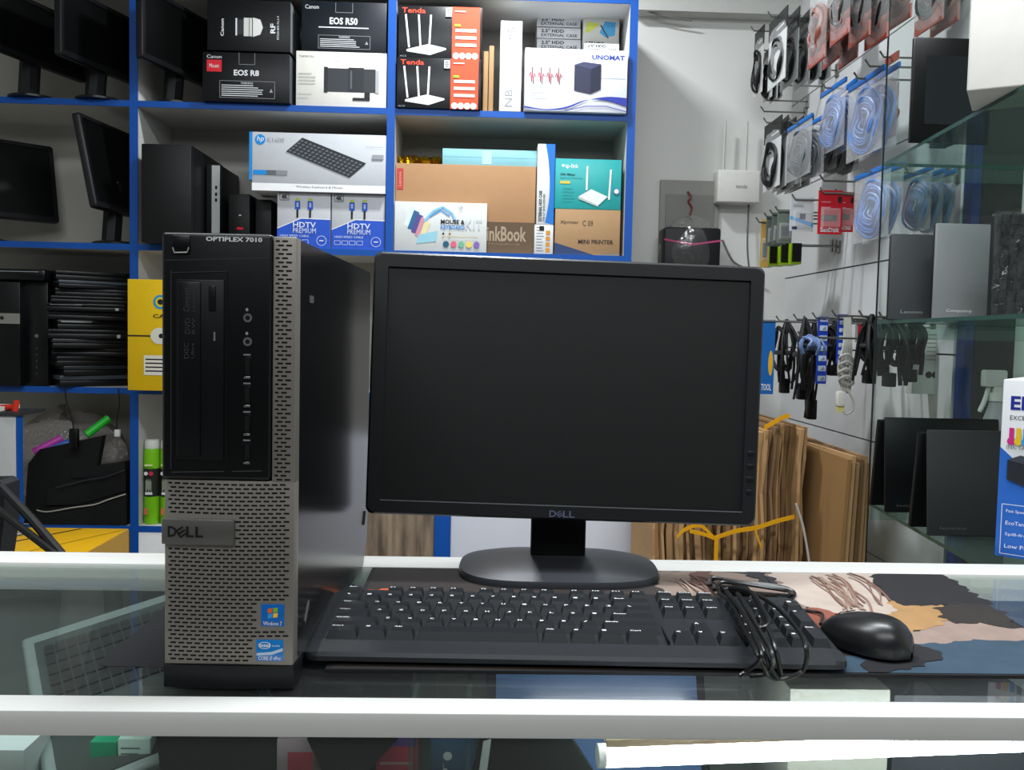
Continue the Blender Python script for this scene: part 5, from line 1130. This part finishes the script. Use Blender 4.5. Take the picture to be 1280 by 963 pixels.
# tablet on the upper shelf
zA = pA.z+.0036; p = W(1135, 170, 1.77)
t = thing('tablet', 'large black tablet standing on the upper glass shelf', 'tablet', (p.x, 1.76, zA+.0005), .0)
ww = W(1240, 100, 1.76).x-p.x; hh = W(1150, 46, 1.76).z-zA
b = MB(); b.box(0, ww, 0, .012, 0, hh, m('#0b0c0d', .3), .003); b.build('tablet_case', t)
b = MB(); b.box(.025, ww-.02, -.001, 0, .035, hh-.035, m('#1c2022', .15)); b.build('screen', t)
b = MB(); b.box(ww*.4, ww*.6, .012, .05, 0, .01, BLACK); b.build('stand', t)
# white box
p = W(1208, 118, 1.40)
b = MB(); b.box(0, .26, 0, .14, 0, .25, m('#c9c6c0', .5), .003, 3)
o = b.build('white_carton', loc=(p.x, 1.40, zA+.0005)); o.rotation_euler = (0, 0, -.55); tag(o, 'plain white carton at the right end of the upper glass shelf', 'box')
# boards on the middle shelf
zB = pB.z+.0036
def plate(name, label, xl, xr, yt, Y, col, thick=.018, rz=0, mark=None, r=.0):
    p0 = W(xl, 404, Y); ww = W(xr, 350, Y).x-W(xl, 350, Y).x; hh = W((xl+xr)/2, yt, Y).z-zB
    t = thing(name, label, 'laptop', (p0.x, Y, zB+.0005), rz, 'laptops standing on the middle glass shelf')
    b = MB(); b.box(0, ww, 0, thick*.5, 0, hh, col, .002); b.build('lid', t)
    b = MB(); b.box(.001, ww-.001, thick*.52, thick, 0, hh-.002, m('#1d1e20', .4), .002); b.build('base', t)
    b = MB(); b.M = Matrix.Translation((0, -.0004, 0)); b.gt('Lenovo' if mark != '#d8d8d8' else 'Computing', ww*.22, hh*.075, ww*.66, hh*.115, m(mark, .4)); b.build('logo', t)
    return t
plate('laptop', 'dark grey closed laptop on end, leftmost on the middle glass shelf', 1111, 1174, 293, 1.86, m('#4a4b4d', .45, .3), mark='#8b8c8e')
plate('laptop', 'light grey closed laptop on end with a bright logo', 1166, 1238, 280, 1.80, m('#8a898b', .45, .2), mark='#d8d8d8')
p0 = W(1236, 404, 1.70); hh = W(1260, 266, 1.70).z-zB
t = thing('wrapped_keyboard', 'dark keyboard on end in crinkled clear wrap on the middle glass shelf', 'keyboard', (p0.x, 1.70, zB+.0005))
b = MB(); b.box(0, .19, 0, .016, 0, hh, m('#202225', .4), .008, 3); b.build('keyboard_case', t)
b = MB()
for i in range(7):
    for j in range(9): b.box(.014+i*.017, .028+i*.017, -.004, 0, .016+j*.0205, .033+j*.0205, m('#141518', .35))
tag(b.build('keys', t), kind='stuff')
b = MB(); N = 14; V = []; rq = random.Random(8)
for i in range(N+1):
    for j in range(N+1): V.append((-.002+.194*i/N, -.006-rq.uniform(0, .004), -.0+(hh+.002)*j/N))
b.add(V, [(i*(N+1)+j, (i+1)*(N+1)+j, (i+1)*(N+1)+j+1, i*(N+1)+j+1) for i in range(N) for j in range(N)], WRAP); b.build('plastic_wrap', t, smooth=False)
# laptops opened as tents on the lower shelf
zC_ = pC_.z+.0036
def tent(label, xl, xr, yt, Y, col, back):
    p0 = W(xl, 650, Y); ww = W(xr, 590, Y).x-W(xl, 590, Y).x; hh = W((xl+xr)/2, yt, Y).z-zC_
    t = thing('laptop', label, 'laptop', (p0.x, Y, zC_+.001), 0, 'laptops opened like tents on the lower glass shelf')
    b = MB(); b.M = Matrix.Rotation(-.10, 4, 'X'); b.box(0, ww, 0, .008, 0, hh, col, .003); b.M = b.M @ Matrix.Translation((0, -.0005, 0)); b.gt('lenovo', ww*.1, hh*.06, ww*.32, hh*.09, m('#6a6b6d', .3, .6)); b.build('lid', t)
    b = MB(); b.M = Matrix.Translation((-.004, .012+back, .0002)) @ Matrix.Rotation(.12, 4, 'X'); b.box(0, ww, 0, .012, 0.002, hh-.008, m('#0a0b0c', .35), .003); b.build('base', t)
    b = MB(); b.box(ww*.1, ww*.9, .020, .032, hh-.014, hh-.002, BLACK, .002); b.build('hinge', t)
tent('glossy black laptop set up like a tent at the rear of the lower glass shelf', 1106, 1250, 524, 1.84, m('#0d0f10', .35), .05)
tent('dark grey laptop set up like a tent in front of the glossy black one', 1161, 1310, 540, 1.62, m('#2a2b2c', .6, bump=.2, bscale=1500), .05)
# spray bottle
p = W(1243, 500, 1.90); t = thing('spray_bottle', 'white trigger spray bottle behind the tent laptops', 'bottle', (p.x, 1.895, zC_+.0005)); zt_ = W(1240, 463, 1.9).z-zC_
b = MB(); b.lathe([(.030, 0), (.032, .01), (.032, zt_*.55), (.014, zt_*.75), (.013, zt_*.8)], (0, 0, 0), glassy('bottle_plastic', '#c8ccd0', .3, .1, 1)); b.build('bottle_body', t)
b = MB(); WB = m('#c3c3be', .4); b.lathe([(.016, zt_*.78), (.016, zt_*.84)], (0, 0, 0), WB); b.box(-.030, .018, -.011, .011, zt_*.88, zt_, WB, .004); b.box(-.010, .014, -.009, .009, zt_*.83, zt_*.9, WB, .002); b.build('spray_head', t)
b = MB(); b.tube(spline([(-.016, 0, zt_*.9), (-.022, 0, zt_*.8), (-.034, 0, zt_*.7)], 5), [.005]*10+[.004], WB); b.build('trigger', t)

# ink tank printer box at the right edge
EB = m('#d2d3d6', .4)
t = thing('printer_box', 'blue and white ink tank printer box at the right edge of the counter', 'box', (W(1243, 700, 1.19).x, 1.19, ZC+.004), -.72)
bw, bh = .26, .236
b = MB(); b.box(0, bw, 0, .16, 0, bh, EB, .0015)
BL = m('#2a62b8', .4)
b.g([(0, 0), (bw, 0), (bw, .35*bh), (.3*bw, .42*bh), (.12*bw, .50*bh), (0, .62*bh)], BL)
aw = bw*.64
b.gt('EPSON', .06*aw, .83*bh, .52*aw, .91*bh, m('#1f2a86'), bold=.03); b.gt('EXCEED YOUR VISION', .06*aw, .775*bh, .52*aw, .80*bh, INK)
for i, c in enumerate(('#c0287c', '#d8b41e', '#2f8fd0', '#17181c')): b.gr((.06+.05*i)*aw, .66*bh, (.095+.05*i)*aw, .73*bh, m(c)); b.gc((.0775+.05*i)*aw, .655*bh, .005, m(c))
b.gt('INK TANK PRINTER', .05*aw, .61*bh, .42*aw, .635*bh, m('#55585c'))
b.g([(.06*aw, .44*bh), (.4*aw, .36*bh), (.4*aw, .50*bh), (.06*aw, .55*bh)], m('#22262c')); b.g([(.06*aw, .55*bh), (.4*aw, .50*bh), (.5*aw, .54*bh), (.15*aw, .58*bh)], m('#3c4148'))
for i in range(4): b.gt(['Fast Speed Up to 33ppm', 'EcoTank Heat-Free', 'Spill-free Refilling', 'Low Power Use'][i], .07*aw, (.25-.065*i)*bh, .42*aw, (.272-.065*i)*bh, TXT)
b.gl([(.04*aw, .02*bh), (.6*aw, .02*bh), (.6*aw, .30*bh), (.04*aw, .30*bh), (.04*aw, .02*bh)], .0008, TXT)
b.build('carton', t)

# ============================================================ inside the counter
zI = ZC-.30
def disp_laptop(label, A_, B_, down, deckcol, kcol=BLACK):
    """deck with keyboard; A_, B_ rear corners, extends by `down` toward the viewer"""
    x = (B_-A_); wd = x.length; x = x.normalized(); y = (A_-down); dp = y.length; y = y.normalized(); z = x.cross(y).normalized(); y = z.cross(x)
    M = Matrix((x, y, z)).transposed().to_4x4(); M.translation = down
    t = thing('laptop', label, 'laptop', down, 0, 'laptops displayed inside the counter'); M2 = M.copy(); M2.translation = (0, 0, 0)
    b = MB(); b.M = M2; b.box(0, wd, 0, dp, -.014, 0, deckcol, .005, 3)
    b.box(.012, wd-.012, .05*dp, dp-.018, 0, .0008, m('#2b3432', .5)); b.build('deck', t)
    b = MB(); b.M = M2; kw = (wd-.04)/15
    for i in range(15):
        for j in range(6):
            if dp-.03-(j+1)*.0185 > .3*dp*0+.01: b.box(.02+i*kw, .02+i*kw+kw*.84, dp-.03-(j+1)*.0185, dp-.03-(j+1)*.0185+.0155, .0008, .003, kcol)
    tag(b.build('keys', t), kind='stuff')
    return t
A_ = W(22, 800, .97); B_ = W(262, 724, 1.06)
dn = W(58, 1010, .75)
disp_laptop('silver-edged laptop inside the counter under the glass, its keyboard showing at the left', A_, B_, dn, m('#75807e', .4, .2))
A2 = W(365, 842, .86)-Vector((0, 0, .05)); 
disp_laptop('dark laptop inside the counter below the gap between computer and keyboard', Vector((-.23, .87, ZC-.085)), Vector((-.165, .95, ZC-.085))+Vector((.0, 0, 0)), Vector((-.19, .74, ZC-.11)), m('#1d2428', .4), m('#10161a', .4)) if False else None
def open_laptop(label, x, y, rz, w_=.24, col='#0d0f12', scr='#101820', ang=1.9, z=zI, tag_=False):
    t = thing('laptop', label, 'laptop', (x, y, z+.0006), rz, 'laptops displayed inside the counter')
    b = MB(); b.box(-w_/2, w_/2, -.16, 0, 0, .014, m(col, .35), .003); b.build('base', t)
    b = MB(); 
    for i in range(13):
        for j in range(5): b.box(-w_/2+.02+i*(w_-.04)/13, -w_/2+.02+i*(w_-.04)/13+.0125, -.035-j*.018, -.035-j*.018+.0145, .014, .016, BLACK)
    tag(b.build('keys', t), kind='stuff')
    P = Matrix.Translation((0, .002, .012)) @ Matrix.Rotation(-(ang-PI/2), 4, 'X')
    b = MB(); b.M = P; b.box(-w_/2, w_/2, 0, .007, 0, .165, m(col, .35), .002); b.build('lid', t)
    b = MB(); b.M = P; b.box(-w_/2+.01, w_/2-.01, -.0008, 0, .012, .155, m(scr, .15)); b.build('screen', t)
    return t
open_laptop('open black laptop inside the counter beneath the tower, farthest left', -.47, .98, .25)
open_laptop('open black laptop inside the counter under the desktop computer', -.19, .95, -.05, z=zI+.08)
open_laptop('open laptop with a bluish screen inside the counter, middle', .135, .93, .05, scr='#4a6a92', z=zI+.08)
for x, y, w_, h_, l in ((-.19, .87, .26, .08, 'under the desktop computer'), (.135, .86, .26, .08, 'under the bluish-screen laptop')):
    b = MB(); b.box(x-.12, x+.12, y-.08, y+.09, zI+.0005, zI+h_, m('#5a6064', .3), .004); tag(b.build('display_riser'), 'pale riser inside the counter '+l, 'stand', 'display risers in the counter')
def ibox(label, xl, xr, yt, Y, d, col, artf=None, zb_=zI, name='small_box'):
    a, c_ = W(xl, 940, Y), W(xr, 940, Y); zt2 = W((xl+xr)/2, yt, Y).z
    b = MB(); b.box(0, c_.x-a.x, 0, d, 0, zt2-zb_-.0006, col, .001)
    if artf: artf(b, c_.x-a.x, zt2-zb_)
    tag(b.build(name, loc=(a.x, Y, zb_+.0006)), label, 'box', 'boxes inside the counter')
ibox('green booklet box inside the counter at the lower left', 112, 146, 928, .80, .03, m('#1f8a63', .5))
ibox('pale leaflet box with lines of print inside the counter', 147, 188, 924, .80, .03, m('#b5cbc2', .5), lambda b, w, h: b.lines(.1*w, .6*h, .9*w, .97*h, 16, m('#6f7f7a'), .3))
ibox('pale box inside the counter at the lower left corner', -30, 30, 938, .78, .05, m('#b9c0c0', .5))
ibox('red and pink box inside the counter left of the glass partition', 470, 521, 922, .76, .05, m('#c83c55', .5), lambda b, w, h: (b.gr(0, .965*h, w, h, m('#6a4a9a')), b.gr(.1*w, .90*h, .9*w, .91*h, m('#e0a0a8'))))
ibox('white and pink box inside the counter under the tower edge', 346, 392, 924, .76, .05, m('#c9b3bc', .5), lambda b, w, h: (b.gr(.3*w, 0, w, .95*h, m('#d44a5c')),))
ibox('dark blue spined box inside the counter beside the partition', 538, 592, 925, .80, .05, m('#3f5c78', .5), lambda b, w, h: (b.gt('Gt SELECT', .3*w, .5*h, .4*w, .9*h, TXT, 1), b.gc(.4*w, .93*h, .004, TXT)))
ibox('white carton with blue lettering inside the counter at the lower right', 1150, 1225, 935, .86, .06, m('#c9cdc9', .5), lambda b, w, h: (b.gt('PL', .2*w, .85*h, .6*w, .93*h, m('#274a9a'), bold=.03), b.gr(.3*w, .94*h, .7*w, .99*h, m('#d0a52e'))))
ibox('cream box inside the counter below the mouse', 985, 1110, 862, .80, .10, m('#70746a', .5))
ibox('dark box with red trim inside the counter at the far right', 1115, 1290, 870, .84, .10, m('#23282c', .5), lambda b, w, h: b.gr(.2*w, .9*h, .5*w, .95*h, m('#b02a30')))
def lean_slab(name, label, cat, pts, Y, d, col):
    Q = [W(x, y, Y) for x, y in pts]; b = MB(); b.prism([(q.x, max(q.z, zI+.001)) for q in Q], d, m(col, .35), 'y', Y)
    tag(b.build(name), label, cat)
lean_slab('closed_laptop', 'dark laptop lid standing inside the counter below the computer', 'laptop', [(192, 885), (338, 885), (392, 965), (470, 1400), (230, 1400)], .765, .008, '#10171b')
lean_slab('phone_stand', 'black stand tapering downwards inside the counter between the pink boxes', 'stand', [(378, 885), (505, 885), (497, 925), (455, 970), (450, 1400), (410, 1400), (405, 970), (384, 925)], .745, .008, '#0b0d0f')
lean_slab('closed_laptop', 'black laptop lid leaning inside the counter right of the glass partitions', 'laptop', [(612, 885), (690, 885), (742, 965), (900, 1400), (560, 1400), (590, 965)], .765, .008, '#0f1412')
lean_slab('label_card', 'narrow pale label card against the black laptop lid inside the counter', 'card', [(604, 928), (614, 925), (606, 985), (596, 985)], .755, .002, '#c2c8c8')
# light tube under the front rail
a, c_ = W(756, 945, .71), W(1300, 925, .735)
t = thing('light_tube', 'bright white light tube inside the counter beneath the front rail', 'lamp', a); d = c_-a
b = MB(); b.tube([(0, 0, 0), tuple(d*1.3)], .009, m('#f4f6ff', .5, emit=26, var=0), 12); b.build('tube', t)
b = MB(); b.tube([tuple(-d.normalized()*.006), (0, 0, 0)], .0095, m('#e8e8e8', .4), 12); b.build('end_cap', t)
b = MB(); q = d*1.3; b.add([(0, -.008, .010), (0, .012, .010), (q.x, q.y+.012, q.z+.010), (q.x, q.y-.008, q.z+.010), (0, -.008, .016), (0, .012, .016), (q.x, q.y+.012, q.z+.016), (q.x, q.y-.008, q.z+.016)],
      [(0, 1, 2, 3), (7, 6, 5, 4), (0, 4, 5, 1), (1, 5, 6, 2), (2, 6, 7, 3), (3, 7, 4, 0)], m('#a8947a', .5)); tag(b.build('batten', t), 'tan wooden batten above the tube')
